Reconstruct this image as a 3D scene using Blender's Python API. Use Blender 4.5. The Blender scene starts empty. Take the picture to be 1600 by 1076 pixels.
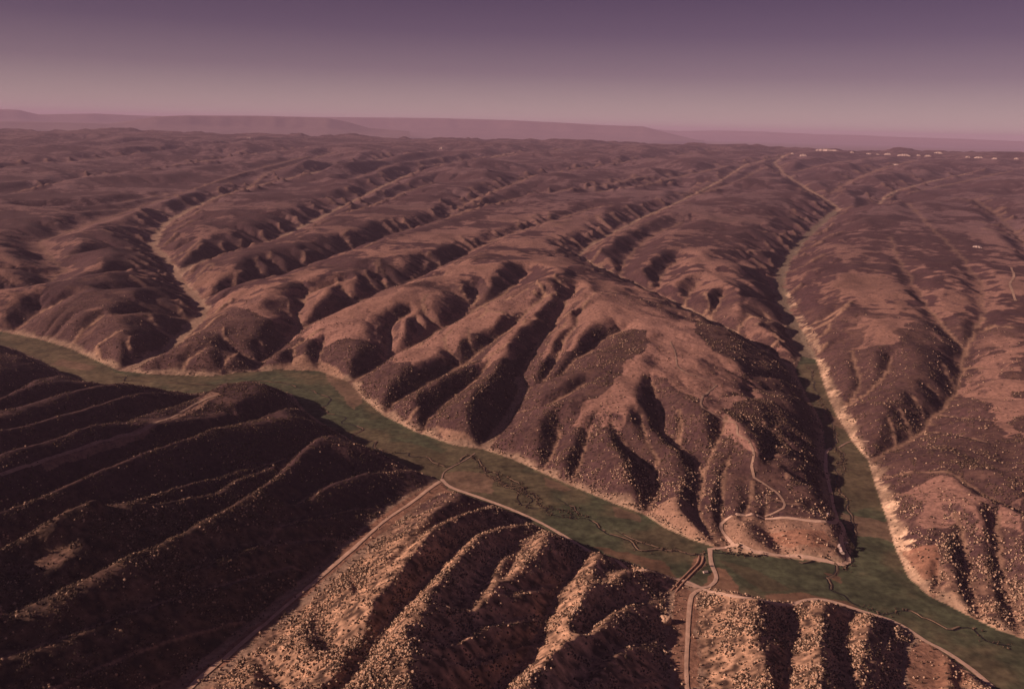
import bpy, math, random, time
import numpy as np
from mathutils import Matrix, Vector
T0 = time.time()
R = math.radians
rng = np.random.default_rng(7)
scene = bpy.context.scene

# ---------------------------------------------------------------- camera
F_PX, PITCH, ROLL, CAM_H = 1333.0, R(14.2), R(1.46), 900.0      # photo 1600 x 1076
IW, IH = 1600.0, 1076.0
cp, sp, ca, sa = math.cos(PITCH), math.sin(PITCH), math.cos(ROLL), math.sin(ROLL)
Rv, Fv, Uv = Vector((1, 0, 0)), Vector((0, cp, -sp)), Vector((0, sp, cp))
X = Rv * ca + Uv * sa
Y = -Rv * sa + Uv * ca
Z = -Fv
cam_data = bpy.data.cameras.new('camera')
cam = bpy.data.objects.new('camera', cam_data)
scene.collection.objects.link(cam)
cam.matrix_world = Matrix(((X.x, Y.x, Z.x, 0), (X.y, Y.y, Z.y, 0), (X.z, Y.z, Z.z, CAM_H), (0, 0, 0, 1)))
cam_data.sensor_width = 36.0
cam_data.lens = 36.0 * F_PX / IW
cam_data.clip_start = 5.0
cam_data.clip_end = 400000.0
scene.camera = cam

# ---------------------------------------------------------------- sky, sun, exposure
SUN_TRAVEL_AZ = (1.0, 0.16)          # map direction the light travels in
SUN_EL = R(22.0)
az = Vector((SUN_TRAVEL_AZ[0], SUN_TRAVEL_AZ[1], 0)).normalized()
sun_dir = Vector((az.x * math.cos(SUN_EL), az.y * math.cos(SUN_EL), -math.sin(SUN_EL)))
world = bpy.data.worlds.new('World')
scene.world = world
world.use_nodes = True
wn, wl = world.node_tree.nodes, world.node_tree.links
bg = wn['Background']
sky = wn.new('ShaderNodeTexSky')
sky.sky_type = 'NISHITA'
sky.sun_disc = False
sky.sun_elevation = SUN_EL
sky.sun_rotation = math.atan2(-az.x, -az.y)
sky.altitude = 2500
tc = wn.new('ShaderNodeTexCoord')
sx = wn.new('ShaderNodeSeparateXYZ')
rampw = wn.new('ShaderNodeValToRGB')
mp = wn.new('ShaderNodeMapRange')
mp.inputs['From Min'].default_value = -0.02
mp.inputs['From Max'].default_value = 0.40
wl.new(tc.outputs['Generated'], sx.inputs[0])
wl.new(sx.outputs['Z'], mp.inputs[0])
wl.new(mp.outputs[0], rampw.inputs[0])
el = rampw.color_ramp.elements
SKYR = [(0.0, (0.53, 0.395, 0.36)), (0.048, (0.52, 0.385, 0.355)), (0.095, (0.42, 0.298, 0.292)), (0.19, (0.225, 0.145, 0.185)),
        (0.29, (0.123, 0.073, 0.126)), (0.41, (0.068, 0.036, 0.085)), (0.6, (0.038, 0.021, 0.053)), (1.0, (0.025, 0.015, 0.039))]
el[0].position, el[0].color = SKYR[0][0], SKYR[0][1] + (1,)
el[1].position, el[1].color = SKYR[-1][0], SKYR[-1][1] + (1,)
for p_, c_ in SKYR[1:-1]:
    e = el.new(p_)
    e.color = c_ + (1,)
# the film sky: a haze ramp with the Nishita sky's own colour variation laid over it
mixw = wn.new('ShaderNodeMix')
mixw.data_type = 'RGBA'
mixw.blend_type = 'MIX'
mixw.inputs[0].default_value = 0.93
scl = wn.new('ShaderNodeVectorMath')
scl.operation = 'SCALE'
scl.inputs['Scale'].default_value = 0.05
wl.new(sky.outputs[0], scl.inputs[0])
wl.new(scl.outputs[0], mixw.inputs[6])
wl.new(rampw.outputs[0], mixw.inputs[7])
# the sky grows a little brighter from left to right
azm = wn.new('ShaderNodeMath')
azm.operation = 'MULTIPLY_ADD'
azm.inputs[1].default_value = 0.20
azm.inputs[2].default_value = 1.0
wl.new(sx.outputs['X'], azm.inputs[0])
azs = wn.new('ShaderNodeVectorMath')
azs.operation = 'SCALE'
wl.new(mixw.outputs[2], azs.inputs[0])
wl.new(azm.outputs[0], azs.inputs['Scale'])
wl.new(azs.outputs[0], bg.inputs[0])
bg.inputs[1].default_value = 0.79
sd = bpy.data.lights.new('sun', 'SUN')
sd.energy = 4.9
sd.color = (1.0, 0.67, 0.55)
sd.angle = R(0.5)
sun = bpy.data.objects.new('sun', sd)
scene.collection.objects.link(sun)
sun.rotation_euler = sun_dir.to_track_quat('-Z', 'Y').to_euler()
scene.view_settings.view_transform = 'Standard'
scene.view_settings.look = 'None'
scene.view_settings.exposure = 0.3
scene.view_settings.gamma = 1.0
scene.cycles.use_denoising = True
scene.cycles.max_bounces = 6
scene.cycles.volume_bounces = 0
HAZE_DENSITY, HAZE_COLOR = 1.35e-5, (0.74, 0.58, 0.82)

# ---------------------------------------------------------------- photograph pixel -> place
def base_z(r):
    """elevation of the main valley floors with distance from the viewpoint"""
    r = np.asarray(r, float)
    z = 0.0 + np.clip(r - 2800, 0, None) * 0.011 + np.clip(r - 5500, 0, None) * 0.005 + np.clip(r - 9000, 0, None) * 0.0015
    return z

def ray(px, py):
    u, v = px - IW / 2, py - IH / 2
    lu, lv = u * ca + v * sa, -u * sa + v * ca
    d = Rv * lu + Fv * F_PX - Uv * lv
    return d.x, d.y, d.z

def place(px, py, z):
    """map point seen at photo pixel px, py if it lies z metres above the valley base level"""
    dx, dy, dz = ray(px, py)
    h = math.hypot(dx, dy)
    r = 3000.0
    for _ in range(30):
        zz = float(base_z(r)) + z
        r = 0.5 * r + 0.5 * min(60000.0, (CAM_H - zz) / max(1e-4, -dz) * h)
    return dx / h * r, dy / h * r, float(base_z(r)) + z

# ---------------------------------------------------------------- noise
def _hash(ix, iy, seed):
    h = (ix.astype(np.int64) * 374761393 + iy.astype(np.int64) * 668265263 + seed * 974711) & 0xffffffff
    h = ((h ^ (h >> 13)) * 1274126177) & 0xffffffff
    h = (h ^ (h >> 16)) & 0xffffffff
    return h.astype(np.float64) / 4294967295.0

def vnoise(x, y, seed):
    ix, iy = np.floor(x), np.floor(y)
    fx, fy = x - ix, y - iy
    fx, fy = fx * fx * (3 - 2 * fx), fy * fy * (3 - 2 * fy)
    a, b = _hash(ix, iy, seed), _hash(ix + 1, iy, seed)
    c, d = _hash(ix, iy + 1, seed), _hash(ix + 1, iy + 1, seed)
    return (a + (b - a) * fx) * (1 - fy) + (c + (d - c) * fx) * fy - 0.5

def fbm(x, y, wl0, octs, seed, gain=0.5):
    s = 0
    a = 1.0
    for o in range(octs):
        ang = 0.7 * o + 0.3
        c, d = math.cos(ang), math.sin(ang)
        s = s + a * vnoise((x * c - y * d) / wl0 + 13.7 * o, (x * d + y * c) / wl0 - 7.1 * o, seed + o)
        a *= gain
        wl0 *= 0.5
    return s

# ---------------------------------------------------------------- drainage, read off the photograph
# main floor outline: (px, py)
FLOOR = [(-260, 500), (10, 520), (60, 530), (110, 545), (160, 568), (185, 579), (235, 585), (330, 588), (390, 581), (440, 578), (500, 580),
         (545, 597), (570, 625), (600, 650), (650, 675), (710, 696), (755, 702), (800, 717), (850, 740), (900, 762), (960, 787),
         (1005, 803), (1040, 825), (1080, 843), (1120, 856), (1135, 862), (1200, 869), (1270, 877), (1322, 882), (1331, 862),
         (1320, 825), (1305, 800), (1299, 760), (1292, 710), (1284, 660), (1262, 620), (1242, 580), (1252, 556), (1275, 562),
         (1290, 610), (1302, 640), (1332, 690), (1357, 720), (1368, 760), (1385, 810), (1400, 860), (1420, 903), (1450, 930),
         (1500, 955), (1560, 985), (1640, 1010), (1900, 1060), (1900, 1250), (1560, 1085), (1530, 1062), (1460, 1010), (1400, 975), (1340, 955),
         (1290, 941), (1200, 939), (1120, 922), (1060, 905), (1000, 886), (920, 860), (850, 827), (800, 802), (745, 780),
         (700, 765), (690, 752), (650, 737), (600, 712), (555, 692), (510, 665), (480, 645), (455, 615), (400, 612), (335, 612), (300, 616), (220, 611),
         (160, 606), (110, 592), (60, 562), (10, 541), (-260, 545)]
# streams: name, half width m, slope k, relief scale A, [(px, py, dz above base)]
ST = []
def st(w, k, A, *pts):
    ST.append((w, k, A, pts))
# gulches and gullies of the near ridges
NR, NK = 300, 0.84
st(32, .44, 300, (700, 755, 1), (660, 772, 3), (640, 785, 5), (600, 815, 8), (560, 850, 12), (500, 903, 18), (430, 962, 25), (370, 1012, 32), (310, 1062, 40), (230, 1130, 50))
st(4, .7, 90, (530, 885, 16), (548, 895, 30), (556, 925, 52))
st(4, .7, 90, (475, 925, 20), (492, 948, 32), (497, 990, 55), (512, 1012, 70))
st(4, .7, 90, (385, 1003, 30), (408, 1030, 42), (430, 1070, 62))
st(3, NK, NR, (770, 790, 1), (735, 802, 12), (690, 815, 28), (645, 842, 45), (610, 880, 62))
st(3, NK, NR, (822, 817, 1), (780, 823, 12), (725, 845, 30), (690, 880, 46), (650, 925, 66), (600, 980, 88), (560, 1040, 105), (500, 1110, 125))
st(3, .68, 110, (845, 828, 1), (808, 846, 15), (775, 875, 36), (752, 915, 56), (725, 955, 76))
st(3, .68, 110, (808, 846, 15), (806, 872, 34), (786, 905, 55))
st(5, NK, NR, (912, 862, 1), (893, 893, 10), (866, 935, 22), (845, 985, 38), (822, 1032, 54), (790, 1062, 66), (740, 1110, 80))
st(3, .62, 120, (880, 912, 17), (838, 918, 34), (795, 926, 60))
st(3, .62, 120, (856, 962, 32), (805, 968, 52), (750, 978, 80), (700, 1010, 100))
st(3, .62, 120, (838, 1005, 45), (790, 1018, 68), (730, 1040, 95))
st(3, .7, 60, (985, 893, 1), (950, 890, 20), (945, 905, 36))
st(3, NK, NR, (1058, 938, 4), (1015, 938, 12), (975, 945, 22), (940, 962, 38), (910, 992, 58))
st(3, NK, NR, (1062, 1000, 12), (1010, 1004, 24), (965, 1012, 38), (930, 1035, 58), (905, 1076, 78))
st(3, NK, NR, (1072, 1050, 18), (1020, 1055, 36), (980, 1076, 55))
st(30, .46, 300, (1080, 908, 0), (1068, 930, 3), (1064, 980, 8), (1070, 1030, 13), (1072, 1100, 20), (1080, 1200, 30))
st(4, .75, 150, (1243, 938, 0), (1236, 965, 8), (1237, 1000, 20), (1230, 1040, 34), (1225, 1100, 50))
st(3, .7, 90, (1236, 985, 15), (1205, 1000, 40), (1190, 1040, 62))
st(4, .75, 150, (1335, 952, 0), (1322, 975, 8), (1318, 1005, 20), (1322, 1045, 34), (1330, 1100, 50))
st(3, .75, 150, (1392, 972, 0), (1385, 1000, 14), (1372, 1035, 34), (1370, 1080, 52))
st(28, .5, 200, (1448, 1002, 0), (1436, 1030, 3), (1430, 1080, 9), (1420, 1180, 20))
st(3, .75, 120, (1500, 1048, 2), (1500, 1076, 10), (1495, 1120, 25))
# lower left ridges: steep west flanks, longer east flanks
NK = 0.8401
st(12, NK, NR, (345, 612, 1), (318, 626, 6), (285, 645, 12), (230, 668, 22), (150, 698, 38), (60, 727, 58), (-40, 755, 80), (-200, 800, 110))
st(3, NK, NR, (482, 640, 2), (430, 655, 18), (335, 690, 42), (235, 725, 64), (120, 770, 88), (30, 805, 105), (-100, 850, 120))
st(4, NK, NR, (552, 688, 2), (485, 705, 18), (420, 725, 34), (340, 750, 54), (250, 778, 72), (150, 812, 92), (50, 850, 108), (-80, 900, 125))
st(3, NK, 120, (430, 722, 32), (400, 742, 48), (330, 775, 70), (240, 800, 90))
st(3, NK, NR, (470, 710, 22), (430, 748, 44), (370, 795, 62), (300, 830, 78), (200, 880, 98), (100, 925, 115), (0, 965, 130))
st(3, NK, 120, (655, 738, 2), (600, 742, 12), (560, 745, 22), (505, 762, 40), (460, 790, 58))
st(3, NK, NR, (628, 792, 6), (560, 795, 20), (495, 808, 40), (440, 822, 60), (400, 845, 80))
st(3, NK, NR, (570, 842, 11), (500, 842, 28), (430, 850, 46), (360, 868, 68), (300, 890, 88))
st(3, NK, NR, (510, 893, 17), (455, 885, 32), (395, 900, 50), (310, 925, 72), (210, 955, 94), (100, 995, 115), (0, 1030, 130))
st(3, NK, NR, (432, 960, 25), (375, 965, 40), (300, 985, 62), (210, 1015, 84), (120, 1050, 102), (20, 1090, 120))
st(3, NK, NR, (330, 1045, 38), (260, 1055, 56), (180, 1085, 78))
st(3, NK, NR, (110, 592, 1), (60, 605, 30), (-20, 640, 60))
st(3, NK, NR, (310, 618, 2), (230, 628, 24), (140, 650, 46), (40, 680, 70), (-60, 700, 90))
st(3, NK, NR, (215, 612, 2), (140, 620, 28), (60, 640, 52), (-40, 660, 80))
# central hill, near bank
CK = .72
st(8, .7, 110, (550, 598, 1), (570, 585, 6), (606, 562, 16), (650, 538, 28), (700, 510, 44), (740, 485, 58), (790, 458, 80), (822, 428, 100))
st(4, .75, 80, (606, 562, 16), (608, 535, 32), (612, 508, 58), (640, 490, 80))
st(4, .75, 70, (660, 533, 32), (655, 515, 52), (650, 497, 75))
st(3, .75, 60, (720, 498, 50), (745, 470, 70), (742, 455, 85))
st(4, .75, 60, (500, 580, 1), (497, 560, 22), (505, 535, 48))
st(4, .75, 60, (452, 580, 1), (455, 560, 20), (460, 545, 40))
st(8, .65, 120, (396, 582, 1), (410, 565, 5), (440, 540, 16), (470, 515, 28), (530, 486, 42), (590, 460, 56), (640, 441, 68), (700, 412, 80), (765, 378, 92), (840, 352, 100), (930, 325, 110))
st(3, .7, 70, (470, 515, 28), (463, 490, 45), (480, 460, 70), (540, 440, 95))
st(3, .7, 60, (640, 441, 68), (660, 425, 84), (668, 410, 100))
st(4, CK, 110, (600, 652, 1), (612, 632, 8), (662, 604, 24), (728, 568, 48), (755, 545, 66), (800, 510, 95), (850, 462, 120))
st(4, CK, 110, (660, 678, 1), (683, 638, 18), (715, 615, 36), (742, 595, 54), (765, 562, 80))
st(4, .7, 70, (632, 665, 1), (642, 650, 20), (655, 635, 40))
st(14, .75, 130, (752, 703, 1), (763, 692, 4), (796, 648, 18), (816, 612, 32), (812, 592, 44))
st(6, .75, 110, (812, 592, 44), (830, 556, 60), (852, 523, 78), (882, 476, 102), (900, 450, 118))
st(5, .75, 90, (816, 612, 32), (850, 600, 50), (874, 590, 62), (896, 564, 76), (935, 536, 94), (977, 516, 112))
st(4, .75, 80, (845, 602, 48), (862, 575, 70), (872, 555, 88))
st(4, .75, 80, (800, 645, 22), (843, 640, 48), (885, 618, 75), (915, 600, 92))
st(3, .75, 80, (866, 570, 72), (890, 520, 100), (910, 485, 125))
st(5, .7, 95, (845, 738, 1), (862, 712, 16), (873, 685, 36), (872, 660, 60))
st(5, .7, 95, (892, 758, 1), (906, 725, 18), (914, 695, 38), (920, 670, 60))
st(6, .72, 120, (1007, 803, 1), (1024, 775, 8), (1020, 741, 22), (990, 712, 38), (968, 685, 58), (955, 660, 80))
st(4, .7, 90, (1021, 745, 20), (1028, 718, 40), (1010, 690, 62), (1000, 650, 90))
st(9, .75, 125, (1131, 855, 1), (1110, 835, 4), (1092, 811, 9), (1089, 789, 15), (1097, 755, 24), (1086, 716, 38), (1056, 694, 50), (1036, 676, 60), (1031, 644, 78), (1017, 596, 108))
st(4, .72, 90, (1097, 748, 26), (1110, 715, 48), (1128, 675, 78), (1135, 650, 100))
st(3, .75, 70, (1060, 697, 48), (1064, 665, 75), (1060, 640, 98))
st(5, .75, 90, (1133, 850, 1), (1128, 811, 8), (1128, 777, 20), (1131, 738, 38), (1142, 712, 58))
st(4, .7, 70, (1160, 812, 16), (1173, 780, 28), (1178, 744, 52))
st(3, .7, 70, (1195, 812, 14), (1200, 790, 28), (1203, 765, 50))
st(4, .6, 18, (1225, 873, 0), (1213, 850, 4), (1198, 828, 9))
# gullies that fall to the right, into the side valley
for q in ([(1306, 808, 3), (1268, 796, 22), (1231, 778, 45), (1212, 758, 68)], [(1296, 770, 1), (1262, 758, 28), (1230, 738, 58)],
          [(1293, 738, 1), (1268, 727, 24), (1237, 716, 48), (1213, 705, 72)], [(1288, 710, 1), (1262, 699, 20), (1245, 690, 36), (1223, 668, 62), (1195, 655, 90)],
          [(1282, 668, 1), (1250, 655, 32), (1225, 640, 62)], [(1262, 632, 1), (1240, 625, 22), (1206, 612, 50), (1170, 605, 90)],
          [(1250, 607, 1), (1215, 598, 38), (1180, 585, 75)]):
    st(4, .62, 100, *q)
# middle canyon
st(13, .68, 130, (1243, 578, 1), (1225, 565, 3), (1195, 548, 8), (1130, 512, 18), (1090, 492, 24), (1040, 467, 32), (1002, 450, 38), (965, 431, 44), (925, 413, 48),
   (905, 400, 50), (915, 388, 52), (940, 373, 56), (1000, 342, 62), (1060, 316, 68), (1125, 283, 74), (1165, 258, 82), (1230, 243, 90))
st(6, .55, 80, (966, 431, 44), (975, 412, 50), (990, 392, 60), (1020, 368, 72), (1065, 347, 86))
st(5, .6, 80, (1022, 455, 38), (1034, 430, 54), (1058, 405, 80))
st(4, .6, 70, (1070, 480, 32), (1080, 455, 52), (1090, 440, 68))
st(4, .6, 70, (1108, 500, 25), (1120, 480, 45), (1130, 462, 66))
for q in ([(1150, 522, 20), (1160, 505, 40), (1175, 492, 64)],):
    st(4, .6, 70, *q)
# side valley on the right, going up
st(29, .95, 120, (1262, 566, 0), (1243, 520, 0), (1224, 478, 0), (1216, 440, 0), (1226, 410, 2), (1250, 380, 4), (1275, 355, 8), (1298, 335, 12), (1312, 326, 14))
st(16, .55, 120, (1312, 328, 14), (1300, 318, 18), (1272, 302, 28), (1245, 285, 38), (1225, 272, 48), (1210, 255, 56), (1225, 243, 66))
st(14, .55, 110, (1312, 328, 14), (1345, 330, 18), (1372, 322, 24), (1383, 308, 30), (1402, 298, 38), (1450, 285, 46), (1520, 270, 60))
for q in ([(1216, 452, 1), (1190, 442, 45), (1160, 436, 80)], [(1222, 478, 1), (1195, 468, 45), (1165, 465, 80)], [(1217, 430, 1), (1195, 418, 50), (1170, 412, 85)],
          [(1236, 400, 2), (1205, 392, 55), (1170, 392, 90)], [(1256, 378, 4), (1225, 366, 55), (1190, 362, 90)], [(1285, 348, 8), (1250, 340, 55), (1200, 340, 95)],
          [(1238, 510, 1), (1215, 500, 50), (1180, 498, 85)], [(1250, 540, 1), (1225, 530, 45), (1190, 525, 80)]):
    st(4, .7, 100, *q)
# right-hand plateau
RK = .58
st(8, .6, 90, (1362, 722, 0), (1385, 706, 5), (1415, 692, 12), (1445, 672, 22), (1475, 640, 34), (1498, 605, 44), (1500, 570, 52), (1512, 540, 64), (1535, 500, 82), (1535, 450, 98), (1500, 400, 110), (1450, 350, 116), (1420, 320, 120))
st(5, RK, 50, (1508, 548, 58), (1490, 530, 66), (1465, 500, 76), (1430, 450, 92), (1400, 400, 106), (1392, 370, 118))
for q in ([(1400, 700, 8), (1398, 680, 26), (1388, 655, 50)], [(1425, 688, 14), (1418, 665, 34), (1408, 640, 58)], [(1455, 665, 24), (1440, 640, 44), (1425, 620, 66)],
          [(1478, 636, 34), (1462, 615, 50), (1450, 600, 70)], [(1495, 610, 43), (1482, 590, 56), (1475, 570, 74)],
          [(1490, 625, 38), (1520, 622, 55), (1560, 625, 80)], [(1470, 650, 30), (1510, 655, 52), (1560, 660, 78)], [(1500, 575, 50), (1530, 575, 66), (1570, 580, 90)],
          [(1445, 675, 20), (1490, 680, 46), (1540, 690, 72)], [(1530, 520, 64), (1555, 510, 82), (1580, 512, 100)]):
    st(3, .7, 60, *q)
st(4, .6, 70, (1303, 643, 1), (1325, 632, 18), (1343, 605, 34), (1335, 570, 52), (1330, 545, 70))
st(3, .6, 60, (1325, 634, 18), (1355, 615, 36), (1380, 590, 54), (1392, 560, 72))
st(4, .6, 60, (1383, 782, 1), (1400, 770, 22), (1425, 772, 44))
st(4, .6, 60, (1368, 748, 1), (1395, 742, 24), (1425, 735, 48))
st(4, .8, 60, (1462, 930, 1), (1464, 912, 8), (1464, 885, 26))
st(7, .75, 110, (1530, 962, 1), (1520, 925, 9), (1511, 880, 24), (1500, 825, 50), (1490, 800, 70))
st(7, .75, 110, (1590, 985, 1), (1574, 930, 12), (1564, 880, 30), (1558, 836, 50), (1560, 805, 64))
st(5, .5, 60, (1720, 850, 30), (1610, 808, 44), (1555, 783, 56), (1513, 758, 66), (1483, 736, 76), (1441, 722, 88))
st(7, .75, 110, (1700, 1010, 2), (1650, 950, 14), (1640, 880, 34))
# long valleys to the left and behind
LK = .80
st(26, LK, 130, (192, 580, 1), (235, 560, 2), (275, 535, 4), (305, 505, 7), (318, 485, 9), (308, 468, 11), (285, 445, 13), (272, 425, 15), (258, 402, 17), (238, 385, 20), (245, 365, 23),
   (262, 346, 27), (300, 326, 33), (345, 306, 38), (420, 286, 46), (500, 268, 54), (580, 252, 62), (680, 238, 72))
st(18, LK, 110, (280, 428, 15), (300, 415, 18), (345, 402, 22), (400, 386, 27), (450, 366, 33), (490, 345, 38), (540, 320, 44), (590, 295, 52), (640, 272, 60), (700, 258, 68), (800, 240, 80))
st(7, LK, 100, (500, 343, 39), (560, 330, 48), (620, 305, 60), (680, 285, 72))
st(8, LK, 110, (314, 468, 10), (360, 456, 18), (420, 438, 27), (500, 410, 38), (560, 388, 46), (630, 362, 55), (685, 346, 62), (730, 330, 68), (800, 312, 76), (870, 300, 84), (930, 292, 92), (1010, 275, 100))
st(6, LK, 100, (690, 346, 62), (720, 322, 70), (770, 300, 80), (850, 270, 92))
st(3, .6, 60, (400, 545, 30), (360, 545, 45), (345, 520, 70), (380, 500, 90)) if False else None
for q in ([(20, 518, 1), (60, 490, 40), (110, 465, 80)], [(108, 545, 1), (125, 520, 35), (160, 495, 75)], [(160, 566, 1), (150, 540, 35), (190, 515, 75)],
          [(285, 588, 1), (290, 565, 30), (320, 545, 60)], [(345, 588, 1), (350, 565, 30), (380, 545, 60)]):
    st(4, .65, 80, *q)
for q in ([(296, 460, 12), (240, 452, 50), (170, 455, 85)], [(275, 432, 15), (220, 425, 50), (150, 432, 85), (60, 440, 100)], [(300, 500, 8), (240, 490, 45), (180, 492, 80)],
          [(244, 396, 19), (190, 392, 50), (100, 400, 85)], [(248, 360, 24), (190, 355, 60), (100, 362, 90)], [(285, 335, 31), (220, 326, 62), (120, 332, 92)]):
    st(4, .5, 90, *q)
st(6, .4, 90, (-60, 470, 30), (60, 452, 40), (100, 425, 50), (60, 380, 60), (140, 350, 66), (260, 310, 74), (380, 270, 84), (480, 245, 90))
# smaller draws of the far plateau
for q in ([(20, 302, 50), (120, 281, 56), (240, 263, 62), (360, 247, 70), (480, 233, 78)], [(-60, 272, 56), (80, 257, 62), (200, 244, 70), (330, 231, 80)],
          [(-40, 240, 60), (120, 232, 72), (260, 224, 84)], [(640, 264, 56), (720, 253, 62), (820, 241, 70), (900, 233, 80)], [(790, 284, 50), (880, 269, 56), (960, 257, 62), (1040, 247, 70), (1120, 237, 80)],
          [(930, 302, 52), (1000, 291, 60), (1080, 273, 70), (1130, 262, 80)], [(1095, 302, 56), (1150, 286, 64), (1190, 264, 74)], [(1420, 302, 50), (1500, 286, 58), (1580, 268, 68)],
          [(1296, 304, 44), (1330, 282, 54), (1380, 263, 64), (1430, 252, 76)], [(1640, 420, 50), (1590, 370, 62), (1560, 338, 74), (1520, 310, 86)], [(540, 285, 50), (600, 262, 60), (690, 246, 72)],
          [(380, 300, 44), (420, 270, 56), (520, 240, 70)], [(300, 232, 70), (420, 224, 80), (520, 218, 92)], [(1240, 270, 54), (1300, 256, 66), (1380, 246, 80)], [(60, 330, 60), (170, 322, 66), (280, 300, 74)]):
    st(5, .6, 96, *q)
# cap heights above base: (px, py, dz)
CAPS = [(60, 900, 330), (10, 840, 330), (120, 820, 300), (300, 900, 230), (300, 780, 220), (150, 700, 190), (450, 700, 120), (420, 630, 85), (520, 760, 150), (430, 900, 170), (600, 900, 150), (700, 920, 160), (600, 1050, 240),
        (660, 790, 75), (780, 830, 75), (850, 860, 95), (930, 885, 90), (890, 1000, 150), (960, 960, 80), (760, 1050, 200), (560, 730, 95), (1130, 960, 85), (1160, 1060, 115), (1280, 980, 80), (1290, 1060, 110),
        (1355, 985, 62), (1380, 1060, 110), (1480, 1060, 30),
        (40, 480, 110), (200, 500, 105), (150, 430, 150), (350, 520, 90), (560, 560, 70), (640, 600, 100), (700, 640, 105), (600, 500, 120), (800, 690, 75), (780, 560, 140), (900, 650, 125), (880, 720, 95),
        (960, 740, 110), (900, 560, 160), (1000, 580, 165), (900, 460, 190), (830, 410, 205), (720, 450, 165), (1060, 800, 40), (1090, 620, 150), (1150, 700, 125), (1180, 760, 80), (1180, 810, 32), (1220, 845, 20), (1170, 850, 22), (1300, 850, 16),
        (1200, 650, 110), (1230, 790, 60), (1050, 520, 165), (1130, 570, 140), (1130, 460, 150), (1180, 400, 155), (1050, 420, 150), (1200, 540, 110),
        (1300, 560, 85), (1290, 480, 110), (1380, 520, 140), (1400, 640, 110), (1440, 790, 95), (1400, 830, 78), (1430, 900, 45), (1500, 790, 100), (1540, 850, 100), (1500, 700, 110), (1560, 600, 130), (1450, 420, 140), (1300, 400, 120), (1560, 420, 140), (1600, 960, 30),
        (300, 400, 140), (500, 420, 150), (650, 400, 165), (400, 340, 140), (700, 300, 140), (1000, 300, 140), (1350, 290, 120), (1500, 290, 120), (100, 300, 140)]

# ---------------------------------------------------------------- terrain grid: a fan that opens away from the viewpoint
TH0, TH1 = R(-41), R(41)
NT = 820                                   # columns
lr = [math.log(720.0)]
while math.exp(lr[-1]) < 26000:
    r_ = math.exp(lr[-1])
    lr.append(lr[-1] + (0.0021 if r_ < 3500 else 0.0021 + 0.0016 * min(1, (math.log(r_) - math.log(3500)) / 1.0)))
if len(lr) % 2 == 0:
    lr.append(lr[-1] + 0.005)
NRW = len(lr)
LR = np.array(lr)
if NT % 2 == 0:
    NT += 1
TH = np.linspace(TH0, TH1, NT)

WIDE = []
def auto_side(ST_):
    """short side gullies that comb the flanks of the long valleys"""
    extra = []
    rg = random.Random(99)
    for (w, k, A, pts) in ST_:
        P = [place(*p) for p in pts]
        if A < 95 or len(P) < 4 or math.hypot(P[-1][0], P[-1][1]) < 3600:
            continue
        carry = rg.uniform(60, 160)
        for a, b in zip(P[:-1], P[1:]):
            L = math.hypot(b[0] - a[0], b[1] - a[1])
            if L < 1:
                continue
            ux, uy = (b[0] - a[0]) / L, (b[1] - a[1]) / L
            s_ = carry
            while s_ < L:
                f = s_ / L
                x_, y_, z_ = (a[q] + (b[q] - a[q]) * f for q in range(3))
                r_ = math.hypot(x_, y_)
                if r_ > 3000:
                    for side in (-1, 1):
                        if rg.random() < 0.38:
                            continue
                        ang = side * R(rg.uniform(52, 80))
                        vx, vy = ux * math.cos(ang) - uy * math.sin(ang), ux * math.sin(ang) + uy * math.cos(ang)
                        ln = rg.uniform(90, 430)
                        rise = rg.uniform(.20, .34)
                        pp, zz = (x_ + vx * w, y_ + vy * w), z_
                        chain = [(pp[0], pp[1], zz)]
                        for q in range(3):
                            t2 = ang * (1 - .22 * (q + 1)) + rg.uniform(-.2, .2)
                            vx2, vy2 = ux * math.cos(t2) - uy * math.sin(t2), ux * math.sin(t2) + uy * math.cos(t2)
                            pp = (pp[0] + vx2 * ln / 3, pp[1] + vy2 * ln / 3)
                            zz += ln / 3 * rise * (1 + .3 * q)
                            chain.append((pp[0], pp[1], zz))
                        extra.append((2, .75, 60, chain))
                s_ += rg.choice((rg.uniform(60, 130), rg.uniform(120, 240), rg.uniform(240, 460))) * max(1, r_ / 6500)
            carry = s_ - L
    return extra

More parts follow.
